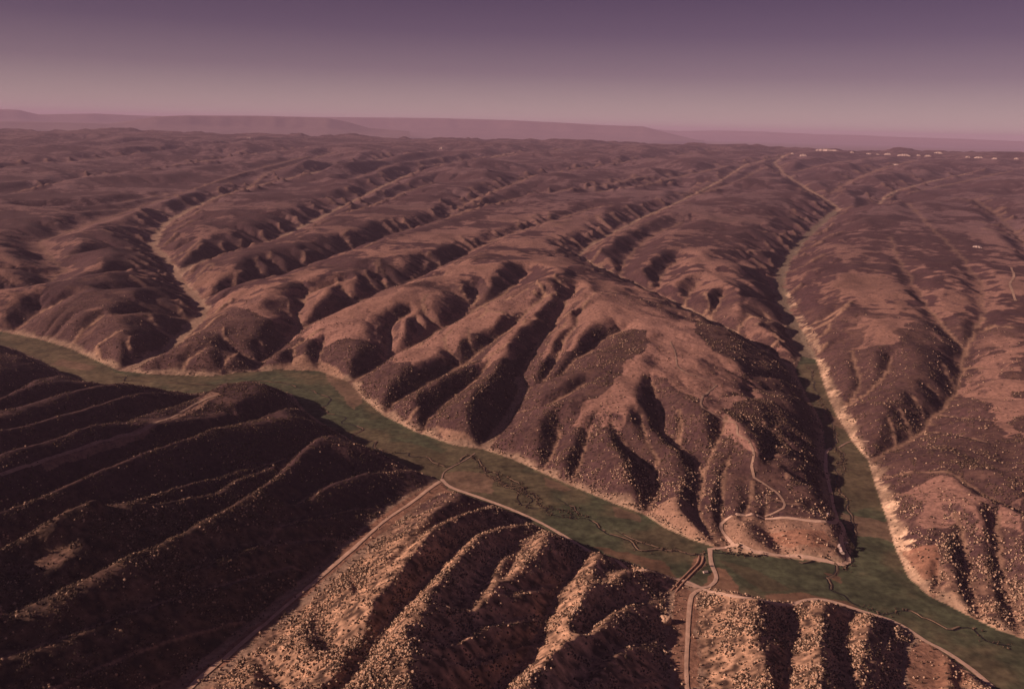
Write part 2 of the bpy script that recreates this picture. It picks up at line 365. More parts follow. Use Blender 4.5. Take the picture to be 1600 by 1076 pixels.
def make_terrain():
    lrc, thc = LR[::2], TH[::2]
    nr, nt = len(lrc), len(thc)
    rr = np.exp(lrc)[:, None] * np.ones((1, nt))
    th = np.ones((nr, 1)) * thc[None, :]
    x, y = rr * np.sin(th), rr * np.cos(th)
    zb = base_z(rr)
    # cap surface
    num = np.zeros_like(x)
    den = np.zeros_like(x)
    for px, py, dz in CAPS:
        cx, cy, cz = place(px, py, dz)
        cr, ct = math.log(math.hypot(cx, cy)), math.atan2(cx, cy)
        d2 = (lrc[:, None] - cr) ** 2 + (thc[None, :] - ct) ** 2
        w = 1.0 / (d2 + 0.0006) ** 1.6
        num += w * dz
        den += w
    cap = num / den
    wob = fbm(x, y, 900, 4, 11)
    cap = cap * (1 + 0.20 * wob)
    cap = cap * (1 - 0.13 * np.clip((rr - 2500) / 700, 0, 1) * np.clip((9000 - rr) / 2000, 0, 1))
    # far country: broken plateau
    far = np.clip((rr - 7000) / 5000, 0, 1)
    cap = cap * (1 - far) + far * (125 + 80 * fbm(x, y * 0.7, 2600, 5, 31, 0.6) + np.clip(rr - 14000, 0, 9000) * 0.008)
    h = zb + cap
    dmin = np.full_like(x, 1e9)
    stream = np.zeros(x.shape, bool)
    def carve(x0, y0, z0, x1, y1, z1, w, k, A, reach):
        nonlocal h
        rmin = max(700.0, min(math.hypot(x0, y0), math.hypot(x1, y1)) - reach)
        rmax = max(math.hypot(x0, y0), math.hypot(x1, y1)) + reach
        i0, i1 = np.searchsorted(lrc, [math.log(rmin), math.log(rmax)])
        ta, tb = sorted((math.atan2(x0, y0), math.atan2(x1, y1)))
        e = reach / rmin
        j0, j1 = np.searchsorted(thc, [ta - e, tb + e])
        if i1 <= i0 or j1 <= j0:
            return
        s = (slice(i0, i1), slice(j0, j1))
        X_, Y_ = x[s], y[s]
        dx, dy = x1 - x0, y1 - y0
        L2 = dx * dx + dy * dy + 1e-9
        t = np.clip(((X_ - x0) * dx + (Y_ - y0) * dy) / L2, 0, 1)
        d = np.hypot(X_ - x0 - t * dx, Y_ - y0 - t * dy)
        zc = z0 + t * (z1 - z0)
        dd = np.clip(d - w, 0, None)
        if k == 0.8401:
            sgn = 1 if dy > 0 else -1
            sd_ = ((X_ - x0) * dy - (Y_ - y0) * dx) * sgn
            k = 0.84 * np.where(sd_ > 0, 1.55, 0.80)
        rl_ = math.hypot(x0, y0)
        if rl_ > 2300:
            A, k = A * .8, k * 1.2
        # a small warp so that the slopes are never ruled surfaces
        prof = A * (1 - np.exp(-k * dd / A)) + 0.07 * dd
        h[s] = np.minimum(h[s], zc + prof * (1 + 0.25 * W1[s]))
        cell = rr[s] * 0.0042
        m = d < np.maximum(w, cell * 0.6)
        stream[s] |= m
        dmin[s] = np.minimum(dmin[s], dd)
    W1 = fbm(x, y, 260, 3, 5)
    for (w, k, A, pts) in ST:
        P = [place(*p) for p in pts]
        if w >= 12:
            WIDE.append((w, P))
        # bend each reach a little so that channels meander
        for a, b in zip(P[:-1], P[1:]):
            L = math.hypot(b[0] - a[0], b[1] - a[1])
            n = max(1, int(L / 90))
            prev = a
            nx_, ny_ = -(b[1] - a[1]) / (L + 1e-6), (b[0] - a[0]) / (L + 1e-6)
            for q in range(1, n + 1):
                f = q / n
                off = 0 if q == n else (random.Random(int(a[0] * 7 + q)).uniform(-1, 1) * min(14, L / n * .16))
                c = (a[0] + (b[0] - a[0]) * f + nx_ * off, a[1] + (b[1] - a[1]) * f + ny_ * off, a[2] + (b[2] - a[2]) * f)
                rloc = math.hypot(c[0], c[1])
                carve(*prev, *c, w, k, A, (420 if A > 100 else 260) * (1 if rloc < 4500 else 1.6))
                prev = c
    for (w, k, A, chain) in auto_side(ST):
        for a, b in zip(chain[:-1], chain[1:]):
            carve(*a, *b, w, k, A, 150)
    # main floor
    poly = [place(px, py, 0) for px, py in FLOOR]
    inside = point_in_poly(x, y, poly)
    dpoly = np.full_like(x, 1e9)
    for a, b in zip(poly, poly[1:] + poly[:1]):
        rmin = max(700.0, min(math.hypot(a[0], a[1]), math.hypot(b[0], b[1])) - 420)
        rmax = max(math.hypot(a[0], a[1]), math.hypot(b[0], b[1])) + 420
        i0, i1 = np.searchsorted(lrc, [math.log(rmin), math.log(rmax)])
        ta, tb = sorted((math.atan2(a[0], a[1]), math.atan2(b[0], b[1])))
        e = 420 / rmin
        j0, j1 = np.searchsorted(thc, [ta - e, tb + e])
        s = (slice(i0, i1), slice(j0, j1))
        dx, dy = b[0] - a[0], b[1] - a[1]
        t = np.clip(((x[s] - a[0]) * dx + (y[s] - a[1]) * dy) / (dx * dx + dy * dy + 1e-9), 0, 1)
        dpoly[s] = np.minimum(dpoly[s], np.hypot(x[s] - a[0] - t * dx, y[s] - a[1] - t * dy))
    sdf = np.where(inside, -dpoly, dpoly)
    dd = np.clip(sdf, 0, None)
    bank = zb + 105 * (1 - np.exp(-0.85 * dd / 105)) * (1 + 0.25 * W1) + 0.06 * dd
    h = np.minimum(h, bank)
    floor_ = (sdf < 0)
    h = np.where(floor_, zb, h)
    # small scale seeds for the rills
    free = ~(floor_ | stream)
    amp = np.clip(h - zb, 0, 30) / 30
    h = h + free * amp * (10 * fbm(x, y, 150, 4, 3, 0.6)) * np.clip(rr / 2500, .6, 3.0) ** 0.7
    h = h + free * far * 125 * fbm(x, y * 0.8, 1000, 5, 77, 0.62)
    base = floor_ | stream
    h = erode(h, rr, base, lrc, thc, n=34, KT=0.34 * (1 + 1.4 * np.clip((rr - 3800) / 4500, 0, 1)), diff=0.03)
    # ---- refine to the full grid
    H = np.zeros((NRW, NT))
    B = np.zeros((NRW, NT), bool)
    H[::2, ::2] = h
    H[1::2, ::2] = 0.5 * (h[1:] + h[:-1])
    H[:, 1::2] = 0.5 * (H[:, :-1:2] + H[:, 2::2])
    SD = np.zeros_like(H)
    SD[::2, ::2] = sdf
    SD[1::2, ::2] = 0.5 * (sdf[1:] + sdf[:-1])
    SD[:, 1::2] = 0.5 * (SD[:, :-1:2] + SD[:, 2::2])
    SM = np.zeros_like(H)
    sf = stream.astype(float)
    SM[::2, ::2] = sf
    SM[1::2, ::2] = 0.5 * (sf[1:] + sf[:-1])
    SM[:, 1::2] = 0.5 * (SM[:, :-1:2] + SM[:, 2::2])
    RR = np.exp(LR)[:, None] * np.ones((1, NT))
    TT = np.ones((NRW, 1)) * TH[None, :]
    Xg, Yg = RR * np.sin(TT), RR * np.cos(TT)
    B = (SD < 0) | (SM > 0.6)
    rel = np.clip(H - base_z(RR), 0, 20) / 20
    H = H + (~B) * rel * 3.2 * fbm(Xg, Yg, 46, 3, 201, 0.6)
    H = erode(H, RR, B, LR, TH, n=7, KT=0.08 * (1 + 2.2 * np.clip((RR - 3500) / 4000, 0, 1)), diff=0.02)
    H = H + (~B) * rel * 0.7 * fbm(Xg, Yg, 11, 2, 301, 0.6)
    return Xg, Yg, H, RR, TT, SD, SM

def point_in_poly(x, y, poly):
    ins = np.zeros(np.shape(x), bool)
    n = len(poly)
    for i in range(n):
        xi, yi = poly[i][0], poly[i][1]
        xj, yj = poly[i - 1][0], poly[i - 1][1]
        c = ((yi > y) != (yj > y)) & (x < (xj - xi) * (y - yi) / ((yj - yi) + 1e-12) + xi)
        ins ^= c
    return ins

def erode(h, rr, base, lrv, thv, n, KT, diff):
    """implicit stream-power erosion by pointer doubling: carves branching gullies"""
    nr, nt = h.shape
    N = nr * nt
    idx = np.arange(N).reshape(nr, nt)
    dth = thv[1] - thv[0]
    dl = np.gradient(lrv)[:, None] * np.ones((1, nt))
    dx, dy = rr * dth, rr * dl
    dg = np.hypot(dx, dy)
    area = (dx * dy).ravel()
    offs = [(-1, 0, dy), (1, 0, dy), (0, -1, dx), (0, 1, dx), (-1, -1, dg), (-1, 1, dg), (1, -1, dg), (1, 1, dg)]
    isb = base.copy()
    isb[0, :] = isb[-1, :] = True
    isb[:, 0] = isb[:, -1] = True
    zb0 = h.copy()
    steps = max(6, int(math.ceil(math.log2(nr * 1.6))))
    for it in range(n):
        best = np.full((nr, nt), 1e-5)
        rc = idx.copy()
        dist = np.ones((nr, nt))
        for di, dj, dd in offs:
            a = (slice(max(0, -di), nr - max(0, di)), slice(max(0, -dj), nt - max(0, dj)))
            b = (slice(max(0, di), nr - max(0, -di)), slice(max(0, dj), nt - max(0, -dj)))
            s = (h[a] - h[b]) / dd[a]
            m = s > best[a]
            best[a] = np.where(m, s, best[a])
            rc[a] = np.where(m, idx[b], rc[a])
            dist[a] = np.where(m, dd[a], dist[a])
        rc[isb] = idx[isb]
        r1 = rc.ravel()
        root = r1 == np.arange(N)
        # drainage area
        S = area.copy()
        ptr = np.where(root, N, r1)
        ptrx = np.append(ptr, N)
        for k in range(steps):
            add = np.bincount(ptrx[:N], weights=S, minlength=N + 1)[:N]
            S = S + add
            ptrx = ptrx[ptrx]
            if (ptrx[:N] == N).all():
                break
        c = (np.ravel(KT) / n) * np.sqrt(np.minimum(S, 3.0e5)) / dist.ravel()
        c[root] = 0
        b_ = c / (1 + c)
        a_ = h.ravel() / (1 + c)
        a_[root] = h.ravel()[root]
        b_[root] = 0
        a2 = np.append(a_, 0.0)
        b2 = np.append(b_, 0.0)
        ptrx = np.append(ptr, N)
        for k in range(steps):
            a2 = a2 + b2 * a2[ptrx]
            b2 = b2 * b2[ptrx]
            ptrx = ptrx[ptrx]
            if (ptrx[:N] == N).all():
                break
        h = a2[:N].reshape(nr, nt)
        lap = np.zeros_like(h)
        lap[1:-1, 1:-1] = h[:-2, 1:-1] + h[2:, 1:-1] + h[1:-1, :-2] + h[1:-1, 2:] - 4 * h[1:-1, 1:-1]
        h = np.where(isb, h, h + diff * lap)
        pit = root.reshape(nr, nt) & ~isb
        h = np.where(pit, h + diff * lap + 0.3, h)
    return h

Xg, Yg, Hg, RR, TT, SD, SM = make_terrain()
print('terrain', round(time.time() - T0, 1), Hg.shape)

def height(x, y):
    r, t = np.log(np.hypot(x, y)), np.arctan2(x, y)
    fi = np.interp(r, LR, np.arange(NRW))
    fj = (t - TH0) / (TH[1] - TH[0])
    i = np.clip(np.floor(fi).astype(int), 0, NRW - 2)
    j = np.clip(np.floor(fj).astype(int), 0, NT - 2)
    a, b = fi - i, fj - j
    return (Hg[i, j] * (1 - a) * (1 - b) + Hg[i + 1, j] * a * (1 - b) + Hg[i, j + 1] * (1 - a) * b + Hg[i + 1, j + 1] * a * b)

def sample(G, x, y):
    i = np.clip(np.round(np.interp(np.log(np.hypot(x, y)), LR, np.arange(NRW))).astype(int), 0, NRW - 1)
    j = np.clip(np.round((np.arctan2(x, y) - TH0) / (TH[1] - TH[0])).astype(int), 0, NT - 1)
    return G[i, j]

_rs = np.exp(np.linspace(math.log(760), math.log(25500), 2600))
def hit(px, py):
    """where the sight line through a photo pixel meets the ground"""
    dx, dy, dz = ray(px, py)
    h = math.hypot(dx, dy)
    xs, ys = dx / h * _rs, dy / h * _rs
    zs = CAM_H + dz / h * _rs
    below = np.nonzero(zs < height(xs, ys))[0]
    k = below[0] if len(below) else len(_rs) - 1
    return float(xs[k]), float(ys[k])

# ---------------------------------------------------------------- ground cover, as real colours of soil, grass and scrub
def hitpoly(pts):
    return [hit(px, py) for px, py in pts]

def soft_in(poly, jitter, seed, wl_=120.0):
    jx = jitter * 2 * fbm(Xg, Yg, wl_, 3, seed, 0.6)
    jy = jitter * 2 * fbm(Xg, Yg, wl_, 3, seed + 50, 0.6)
    return point_in_poly(Xg + jx, Yg + jy, poly)

def sstep(a, b, x):
    t = np.clip((x - a) / (b - a), 0, 1)
    return t * t * (3 - 2 * t)

dLR = np.gradient(LR)[:, None]
gz_r = np.gradient(Hg, axis=0) / (RR * dLR)
gz_t = np.gradient(Hg, axis=1) / (RR * (TH[1] - TH[0]))
SL = np.hypot(gz_r, gz_t)
REL = Hg - base_z(RR)
n1 = fbm(Xg, Yg, 420, 5, 401, 0.6)
n2 = fbm(Xg, Yg, 60, 4, 431, 0.6)
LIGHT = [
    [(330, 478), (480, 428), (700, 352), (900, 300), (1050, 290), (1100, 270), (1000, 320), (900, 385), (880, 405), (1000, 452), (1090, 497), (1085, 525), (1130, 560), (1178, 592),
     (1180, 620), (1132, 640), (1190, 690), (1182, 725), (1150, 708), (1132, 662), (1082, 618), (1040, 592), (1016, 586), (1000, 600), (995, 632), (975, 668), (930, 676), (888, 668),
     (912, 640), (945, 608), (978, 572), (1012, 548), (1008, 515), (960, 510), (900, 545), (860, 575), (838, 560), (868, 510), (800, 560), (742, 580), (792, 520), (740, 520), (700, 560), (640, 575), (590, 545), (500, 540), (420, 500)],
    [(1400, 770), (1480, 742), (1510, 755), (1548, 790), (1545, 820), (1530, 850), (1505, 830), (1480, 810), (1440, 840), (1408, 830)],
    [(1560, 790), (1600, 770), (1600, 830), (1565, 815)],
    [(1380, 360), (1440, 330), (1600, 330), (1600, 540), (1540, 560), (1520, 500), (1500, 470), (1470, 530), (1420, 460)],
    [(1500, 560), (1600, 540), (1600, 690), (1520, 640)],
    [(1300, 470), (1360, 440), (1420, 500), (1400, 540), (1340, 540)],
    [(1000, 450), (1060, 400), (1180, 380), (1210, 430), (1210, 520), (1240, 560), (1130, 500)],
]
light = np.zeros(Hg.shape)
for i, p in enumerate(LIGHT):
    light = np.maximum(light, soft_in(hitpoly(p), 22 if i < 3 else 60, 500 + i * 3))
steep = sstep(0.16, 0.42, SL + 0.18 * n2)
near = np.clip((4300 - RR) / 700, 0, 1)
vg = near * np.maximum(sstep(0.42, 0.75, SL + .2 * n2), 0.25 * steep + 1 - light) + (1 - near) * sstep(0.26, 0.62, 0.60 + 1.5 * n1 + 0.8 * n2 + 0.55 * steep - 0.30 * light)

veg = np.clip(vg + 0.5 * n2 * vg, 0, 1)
bare = np.array([0.31, 0.175, 0.120])
sage = np.array([0.285, 0.163, 0.130])
dark = np.array([0.068, 0.036, 0.037])
COL = bare[None, None] * (1 - light[..., None] * 0.0) * np.ones(Hg.shape + (3,))
ff = np.clip((RR - 4300) / 4500, 0, 1)[..., None]          # the far plateau carries greyer sagebrush
sg = sage * (1 - ff) + np.array([0.210, 0.130, 0.128]) * ff
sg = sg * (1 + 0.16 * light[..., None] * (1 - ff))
lc = sg * (1 + 0.55 * (n1 + 0.5 * n2)[..., None])
COL = COL * 0.35 * (1 - ff) + lc * (0.65 + 0.35 * ff)
n3 = fbm(Xg, Yg, 15, 2, 471, 0.7)
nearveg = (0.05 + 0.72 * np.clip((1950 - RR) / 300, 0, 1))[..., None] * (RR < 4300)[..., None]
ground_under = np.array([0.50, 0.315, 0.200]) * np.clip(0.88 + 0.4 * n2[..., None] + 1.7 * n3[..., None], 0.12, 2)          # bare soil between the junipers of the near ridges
SHADE_PAINT = [(690, 770), (620, 800), (540, 870), (430, 975), (300, 1076), (0, 1076), (0, 560), (120, 600), (300, 622), (470, 640), (560, 695), (650, 740)]
shade_paint = soft_in(hitpoly(SHADE_PAINT), 8, 590, 60)[..., None]
ground_under = ground_under * (1 - 0.72 * shade_paint)  # shade of the lower-left slopes painted into the soil colour
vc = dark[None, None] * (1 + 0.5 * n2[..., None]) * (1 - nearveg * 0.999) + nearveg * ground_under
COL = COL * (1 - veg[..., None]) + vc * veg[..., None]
# valley floors
cream = np.array([0.52, 0.37, 0.25])
tan = np.array([0.33, 0.205, 0.14])
rust = np.array([0.30, 0.155, 0.10])
def paint(mask, col, amt=1.0, nz=0.25):
    global COL
    m = (mask * amt)[..., None]
    COL = COL * (1 - m) + m * np.array(col)[None, None] * (1 + nz * (n2 + 0.6 * n1)[..., None])
gul = sstep(0.25, 0.9, SM) * (RR > 1) * (SD > 0)
paint(gul * (0.5 + 0.5 * (RR < 4500)), tan * 0.85)
wide = np.zeros(Hg.shape)
for w_, P_ in WIDE:
    for a_, b_ in zip(P_[:-1], P_[1:]):
        ra, rb = math.hypot(a_[0], a_[1]), math.hypot(b_[0], b_[1])
        i0, i1 = np.searchsorted(LR, [math.log(max(730, min(ra, rb) - 80)), math.log(max(ra, rb) + 80)])
        ta, tb = sorted((math.atan2(a_[0], a_[1]), math.atan2(b_[0], b_[1])))
        j0, j1 = np.searchsorted(TH, [ta - 80 / min(ra, rb), tb + 80 / min(ra, rb)])
        s_ = (slice(i0, i1), slice(j0, j1))
        dx_, dy_ = b_[0] - a_[0], b_[1] - a_[1]
        t_ = np.clip(((Xg[s_] - a_[0]) * dx_ + (Yg[s_] - a_[1]) * dy_) / (dx_ * dx_ + dy_ * dy_ + 1e-9), 0, 1)
        d_ = np.hypot(Xg[s_] - a_[0] - t_ * dx_, Yg[s_] - a_[1] - t_ * dy_)
        ww = w_ * 1.0 * (1 + 1.1 * n2[s_]) + RR[s_] * 0.0003
        wide[s_] = np.maximum(wide[s_], sstep(ww * 1.25, ww * .8, d_))
paint(wide * (SD > 0), np.array([0.34, 0.235, 0.165]), 0.9)
V2F = [(1200, 400), (1290, 325), (1325, 330), (1280, 375), (1250, 430), (1290, 560), (1250, 580), (1200, 470)]
paint(wide * (SD > 0) * soft_in(hitpoly(V2F), 20, 570), np.array([0.155, 0.128, 0.090]), 0.8)
rim = sstep(34, 6, SD + 26 * n2) * (SD > -1) * (RR < 4600)
paint(rim * sstep(0.1, 0.3, SL), cream, 0.62, 0.7)
SCARP = [(1283, 560), (1302, 605), (1322, 645), (1345, 690), (1368, 735), (1400, 785), (1421, 850), (1432, 890), (1442, 915), (1412, 903), (1388, 860), (1372, 800), (1357, 750), (1332, 695), (1302, 650), (1287, 605), (1274, 562)]
SCARP2 = [(1236, 455), (1248, 480), (1266, 510), (1284, 548), (1276, 552), (1258, 522), (1240, 492), (1230, 460)]
facing = sstep(0.0, 0.25, gz_t * np.cos(TT) + 0.3 * n2)
paint(soft_in(hitpoly(SCARP), 13, 560, 26), cream * 1.12, (0.30 + 0.60 * sstep(-.25, .2, n2 + .7 * n3)), 0.8)
paint(soft_in(hitpoly(SCARP2), 9, 561, 60), cream * 0.85, 0.6 * sstep(-.2, .3, n2 + .7 * n3), 0.8)
scarp_mask = np.maximum(soft_in(hitpoly(SCARP), 9, 560, 45), soft_in(hitpoly(SCARP2), 9, 561, 60))
floor = (SD < 0).astype(float)
rough = fbm(Xg, Yg, 190, 4, 611, 0.6)
green = np.array([0.074, 0.083, 0.046])
olive = np.array([0.125, 0.096, 0.056])
gm = sstep(-0.2, 0.25, rough + .3 * n2)[..., None] * 0.7
gcol = green * (1 - gm) + olive * gm
m = floor[..., None]
COL = COL * (1 - m) + m * gcol * (1 + 0.55 * n2[..., None] + 0.5 * n3[..., None])
FIELDS = [
    (olive * 1.15, 8, [(1245, 570), (1285, 562), (1300, 640), (1340, 650), (1300, 662), (1282, 640)]),
    (olive * 1.0, 6, [(1284, 655), (1340, 672), (1368, 740), (1370, 790), (1330, 800), (1303, 790), (1295, 720)]),
    (tan * .6, 6, [(1310, 800), (1395, 815), (1400, 850), (1380, 840), (1345, 835), (1330, 830)]),
    (tan * .62, 5, [(1284, 645), (1345, 648), (1335, 672), (1290, 660)]),
    (tan * .62, 6, [(690, 740), (735, 735), (772, 745), (768, 772), (700, 765)]),
    (olive * .8, 8, [(560, 690), (640, 690), (700, 710), (690, 745), (640, 735)]),
    (olive * 1.2, 10, [(0, 510), (110, 545), (190, 585), (240, 590), (220, 612), (140, 600), (60, 560), (0, 540)]),
    (tan * .6, 5, [(95, 560), (150, 572), (140, 580), (80, 570)]),
    (tan * .68, 6, [(505, 582), (545, 592), (572, 612), (555, 640), (520, 605)]),
    (rust * .55, 9, [(930, 852), (985, 862), (1030, 878), (1060, 906), (1000, 884), (940, 862)]),
    (rust * .8, 3, [(1085, 872), (1098, 866), (1102, 880), (1060, 925), (1040, 915), (1072, 895)]),
    (rust * .85, 5, [(1098, 918), (1118, 885), (1135, 890), (1150, 915), (1175, 935), (1110, 925)]),
    (rust * .7, 6, [(1195, 942), (1200, 928), (1260, 928), (1320, 940), (1345, 952), (1290, 945)]),
    (tan * .5, 4, [(955, 790), (1000, 804), (1000, 815), (960, 808)]),
    (tan * .5, 4, [(850, 745), (895, 765), (880, 768), (852, 758)]),
    (rust * .7, 3, [(1284, 893), (1312, 900), (1318, 912), (1300, 905)]),
    (green * .8, 3, [(1140, 885), (1180, 895), (1250, 925), (1190, 930), (1160, 915)]),
    (olive * .75, 3, [(1120, 872), (1180, 890), (1235, 922), (1195, 925), (1150, 895)]),
]
for c_, j_, p_ in FIELDS:
    paint(soft_in(hitpoly(p_), j_, 600, 40) * floor, c_, 0.68, 0.5)
LAND = [
    (tan * .95, 6, [(1133, 812), (1170, 806), (1305, 822), (1312, 850), (1322, 876), (1250, 868), (1175, 858), (1140, 850)]),
    (rust * .95, 10, [(1190, 830), (1290, 828), (1300, 860), (1230, 858)]),
    (tan * .95, 5, [(1012, 802), (1035, 785), (1082, 790), (1105, 830), (1118, 852), (1075, 840)]),
    (rust * .9, 5, [(690, 752), (720, 772), (690, 768), (640, 798), (600, 830), (560, 862), (500, 912), (430, 972), (370, 1022), (300, 1076), (285, 1076), (355, 1012), (420, 962), (490, 903), (550, 848), (590, 808), (640, 775)]),
    (rust * .9, 6, [(1060, 905), (1085, 925), (1088, 960), (1095, 1076), (1055, 1076), (1045, 1000), (1050, 950)]),
    (rust * .9, 6, [(1440, 1000), (1480, 1020), (1530, 1062), (1470, 1076), (1420, 1076), (1415, 1040)]),
    (tan * .9, 4, [(330, 612), (345, 616), (240, 672), (70, 735), (60, 722), (230, 662), (300, 632)]),
    (rust * .85, 6, [(1410, 860), (1460, 850), (1465, 900), (1440, 905)]),
    (tan * .9, 5, [(425, 580), (450, 560), (500, 560), (545, 595), (500, 580)]),
    (tan * .9, 5, [(740, 690), (700, 670), (680, 665), (700, 690)]),
]
for c_, j_, p_ in LAND:
    paint(soft_in(hitpoly(p_), j_, 640, 50) * (1 - floor), c_, 0.8, 0.4)
COL = np.clip(COL, 0.012, 0.8)

# ---------------------------------------------------------------- helpers for objects
C = scene.collection
def tag(o, label=None, cat=None, group=None, kind=None):
    if label: o['label'] = label
    if cat: o['category'] = cat
    if group: o['group'] = group
    if kind: o['kind'] = kind
    return o

def mat(name, base, rough_=0.9, noise_scale=0.05, noise_amt=0.35, attr=None, bump=0.0, bump_scale=0.1):
    m = bpy.data.materials.new(name)
    m.use_nodes = True
    n, l = m.node_tree.nodes, m.node_tree.links
    b = n['Principled BSDF']
    b.inputs['Roughness'].default_value = rough_
    b.inputs['Specular IOR Level'].default_value = 0.15
    geo = n.new('ShaderNodeNewGeometry')
    nz = n.new('ShaderNodeTexNoise')
    nz.inputs['Scale'].default_value = noise_scale
    nz.inputs['Detail'].default_value = 6
    nz.inputs['Roughness'].default_value = 0.65
    l.new(geo.outputs['Position'], nz.inputs['Vector'])
    mr = n.new('ShaderNodeMapRange')
    mr.inputs['From Min'].default_value = 0.3
    mr.inputs['From Max'].default_value = 0.7
    mr.inputs['To Min'].default_value = 1 - noise_amt
    mr.inputs['To Max'].default_value = 1 + noise_amt
    l.new(nz.outputs[0], mr.inputs[0])
    sc = n.new('ShaderNodeVectorMath')
    sc.operation = 'SCALE'
    if attr:
        at = n.new('ShaderNodeAttribute')
        at.attribute_name = attr
        l.new(at.outputs['Color'], sc.inputs[0])
    else:
        sc.inputs[0].default_value = base
    l.new(mr.outputs[0], sc.inputs['Scale'])
    l.new(sc.outputs[0], b.inputs['Base Color'])
    if bump:
        nb = n.new('ShaderNodeTexNoise')
        nb.inputs['Scale'].default_value = bump_scale
        nb.inputs['Detail'].default_value = 4
        l.new(geo.outputs['Position'], nb.inputs['Vector'])
        bp = n.new('ShaderNodeBump')
        bp.inputs['Distance'].default_value = bump
        bp.inputs['Strength'].default_value = 1.0
        l.new(nb.outputs[0], bp.inputs['Height'])
        l.new(bp.outputs[0], b.inputs['Normal'])
    return m

M_ground = mat('ground_cover', (0, 0, 0), 0.95, 0.09, 0.42, 'soil', 1.9, 0.10)
M_meadow = mat('meadow_grass', (0, 0, 0), 0.95, 0.06, 0.42, 'soil', 0.3, 0.10)

def grid_mesh(name, keep, material):
    """one mesh of the terrain cells where keep is true"""
    idx = -np.ones(NRW * NT, np.int64)
    c0 = (np.arange(NRW - 1)[:, None] * NT + np.arange(NT - 1)[None, :])[keep]
    quads = np.stack([c0, c0 + 1, c0 + NT + 1, c0 + NT], 1)
    used = np.unique(quads)
    idx[used] = np.arange(len(used))
    q = idx[quads]
    co = np.stack([Xg.ravel()[used], Yg.ravel()[used], Hg.ravel()[used]], 1).astype(np.float32)
    me = bpy.data.meshes.new(name)
    me.vertices.add(len(co))
    me.vertices.foreach_set('co', co.ravel())
    me.loops.add(len(q) * 4)
    me.loops.foreach_set('vertex_index', q.ravel().astype(np.int32))
    me.polygons.add(len(q))
    me.polygons.foreach_set('loop_start', np.arange(0, len(q) * 4, 4, dtype=np.int32))
    me.polygons.foreach_set('loop_total', np.full(len(q), 4, np.int32))
    me.polygons.foreach_set('use_smooth', np.ones(len(q), bool))
    a = me.attributes.new('soil', 'FLOAT_COLOR', 'POINT')
    cc = np.ones((len(used), 4), np.float32)
    cc[:, :3] = COL.reshape(-1, 3)[used]
    a.data.foreach_set('color', cc.ravel())
    me.update()
    me.materials.append(material)
    o = bpy.data.objects.new(name, me)
    C.objects.link(o)
    return o

fl = SD < 0
cell_floor = fl[:-1, :-1] & fl[1:, :-1] & fl[:-1, 1:] & fl[1:, 1:]
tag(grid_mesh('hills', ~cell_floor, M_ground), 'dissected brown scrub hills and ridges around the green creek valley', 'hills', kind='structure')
tag(grid_mesh('meadow', cell_floor, M_meadow), 'flat green valley floor meadow winding between the hills', 'meadow', kind='structure')
print('meshes', round(time.time() - T0, 1))

# ---------------------------------------------------------------- far plateau and mesas
def strip_land(name, rows, cols, fn, label, cat, col):
    """fn(i/rows, j/cols) -> x, y, z"""
    v = [fn(i / rows, j / cols) for i in range(rows + 1) for j in range(cols + 1)]
    f = [(i * (cols + 1) + j, i * (cols + 1) + j + 1, (i + 1) * (cols + 1) + j + 1, (i + 1) * (cols + 1) + j) for i in range(rows) for j in range(cols)]
    me = bpy.data.meshes.new(name)
    me.from_pydata(v, [], f)
    me.polygons.foreach_set('use_smooth', np.ones(len(f), bool))
    me.materials.append(mat(name + '_soil', col, 0.95, 0.0012, 0.3))
    o = bpy.data.objects.new(name, me)
    C.objects.link(o)
    return tag(o, label, cat, kind='structure')

def skyline(pts, r):
    """azimuth -> height of a skyline drawn by photo pixels at range r"""
    th, zz = [], []
    for px, py in pts:
        dx, dy, dz = ray(px, py)
        th.append(math.atan2(dx, dy))
        zz.append(CAM_H + dz / math.hypot(dx, dy) * r)
    return lambda t: float(np.interp(t, th, zz))

R_END = float(np.exp(LR[-1]))
def ground_plain(u, v):
    t = TH0 - 0.12 + (TH1 - TH0 + 0.24) * v
    r = R_END * 0.985 + (150000 - R_END) * u ** 1.5
    z = float(base_z(R_END)) - 60 - 350 * min(1, u * 6)
    return r * math.sin(t), r * math.cos(t), z
strip_land('plain', 30, 120, ground_plain, 'far hazy lowland beyond the dissected plateau', 'plain', (0.15, 0.11, 0.09))

def mesa(name, r, depth, pts, label, seed, rough=1.0):
    f = skyline(pts, r)
    t0, t1 = math.atan2(*ray(*pts[0])[:2]), math.atan2(*ray(*pts[-1])[:2])
    def fn(u, v):
        t = t0 + (t1 - t0) * v
        sx_ = np.array([t * 60.0])
        sx_ = sx_ * 0.55
        nz = float(vnoise(sx_, sx_ * 0 + seed, seed)[0]) + 0.3 * float(vnoise(sx_ * 2.7, sx_ * 0 + 3, seed)[0])
        top = f(t)
        rr_ = r + 500 * nz
        # profile: apron, cliff, cap, back slope
        prof = [(-0.6, -0.15), (-0.3, 0.15), (-0.16, 0.4), (-0.10, 0.75), (-0.06, 0.95), (0.0, 1.0), (0.6, 0.99), (0.9, 0.6), (1.0, -0.15)]
        k = u * (len(prof) - 1)
        a = min(int(k), len(prof) - 2)
        w = k - a
        du = prof[a][0] * (1 - w) + prof[a + 1][0] * w
        dz = prof[a][1] * (1 - w) + prof[a + 1][1] * w
        z0 = 200.0
        jag = 0
        rad = rr_ + du * depth
        return rad * math.sin(t), rad * math.cos(t), z0 + (top - z0) * dz + jag
    return strip_land(name, 24, 700, fn, label, 'mesa', (0.16, 0.11, 0.095))
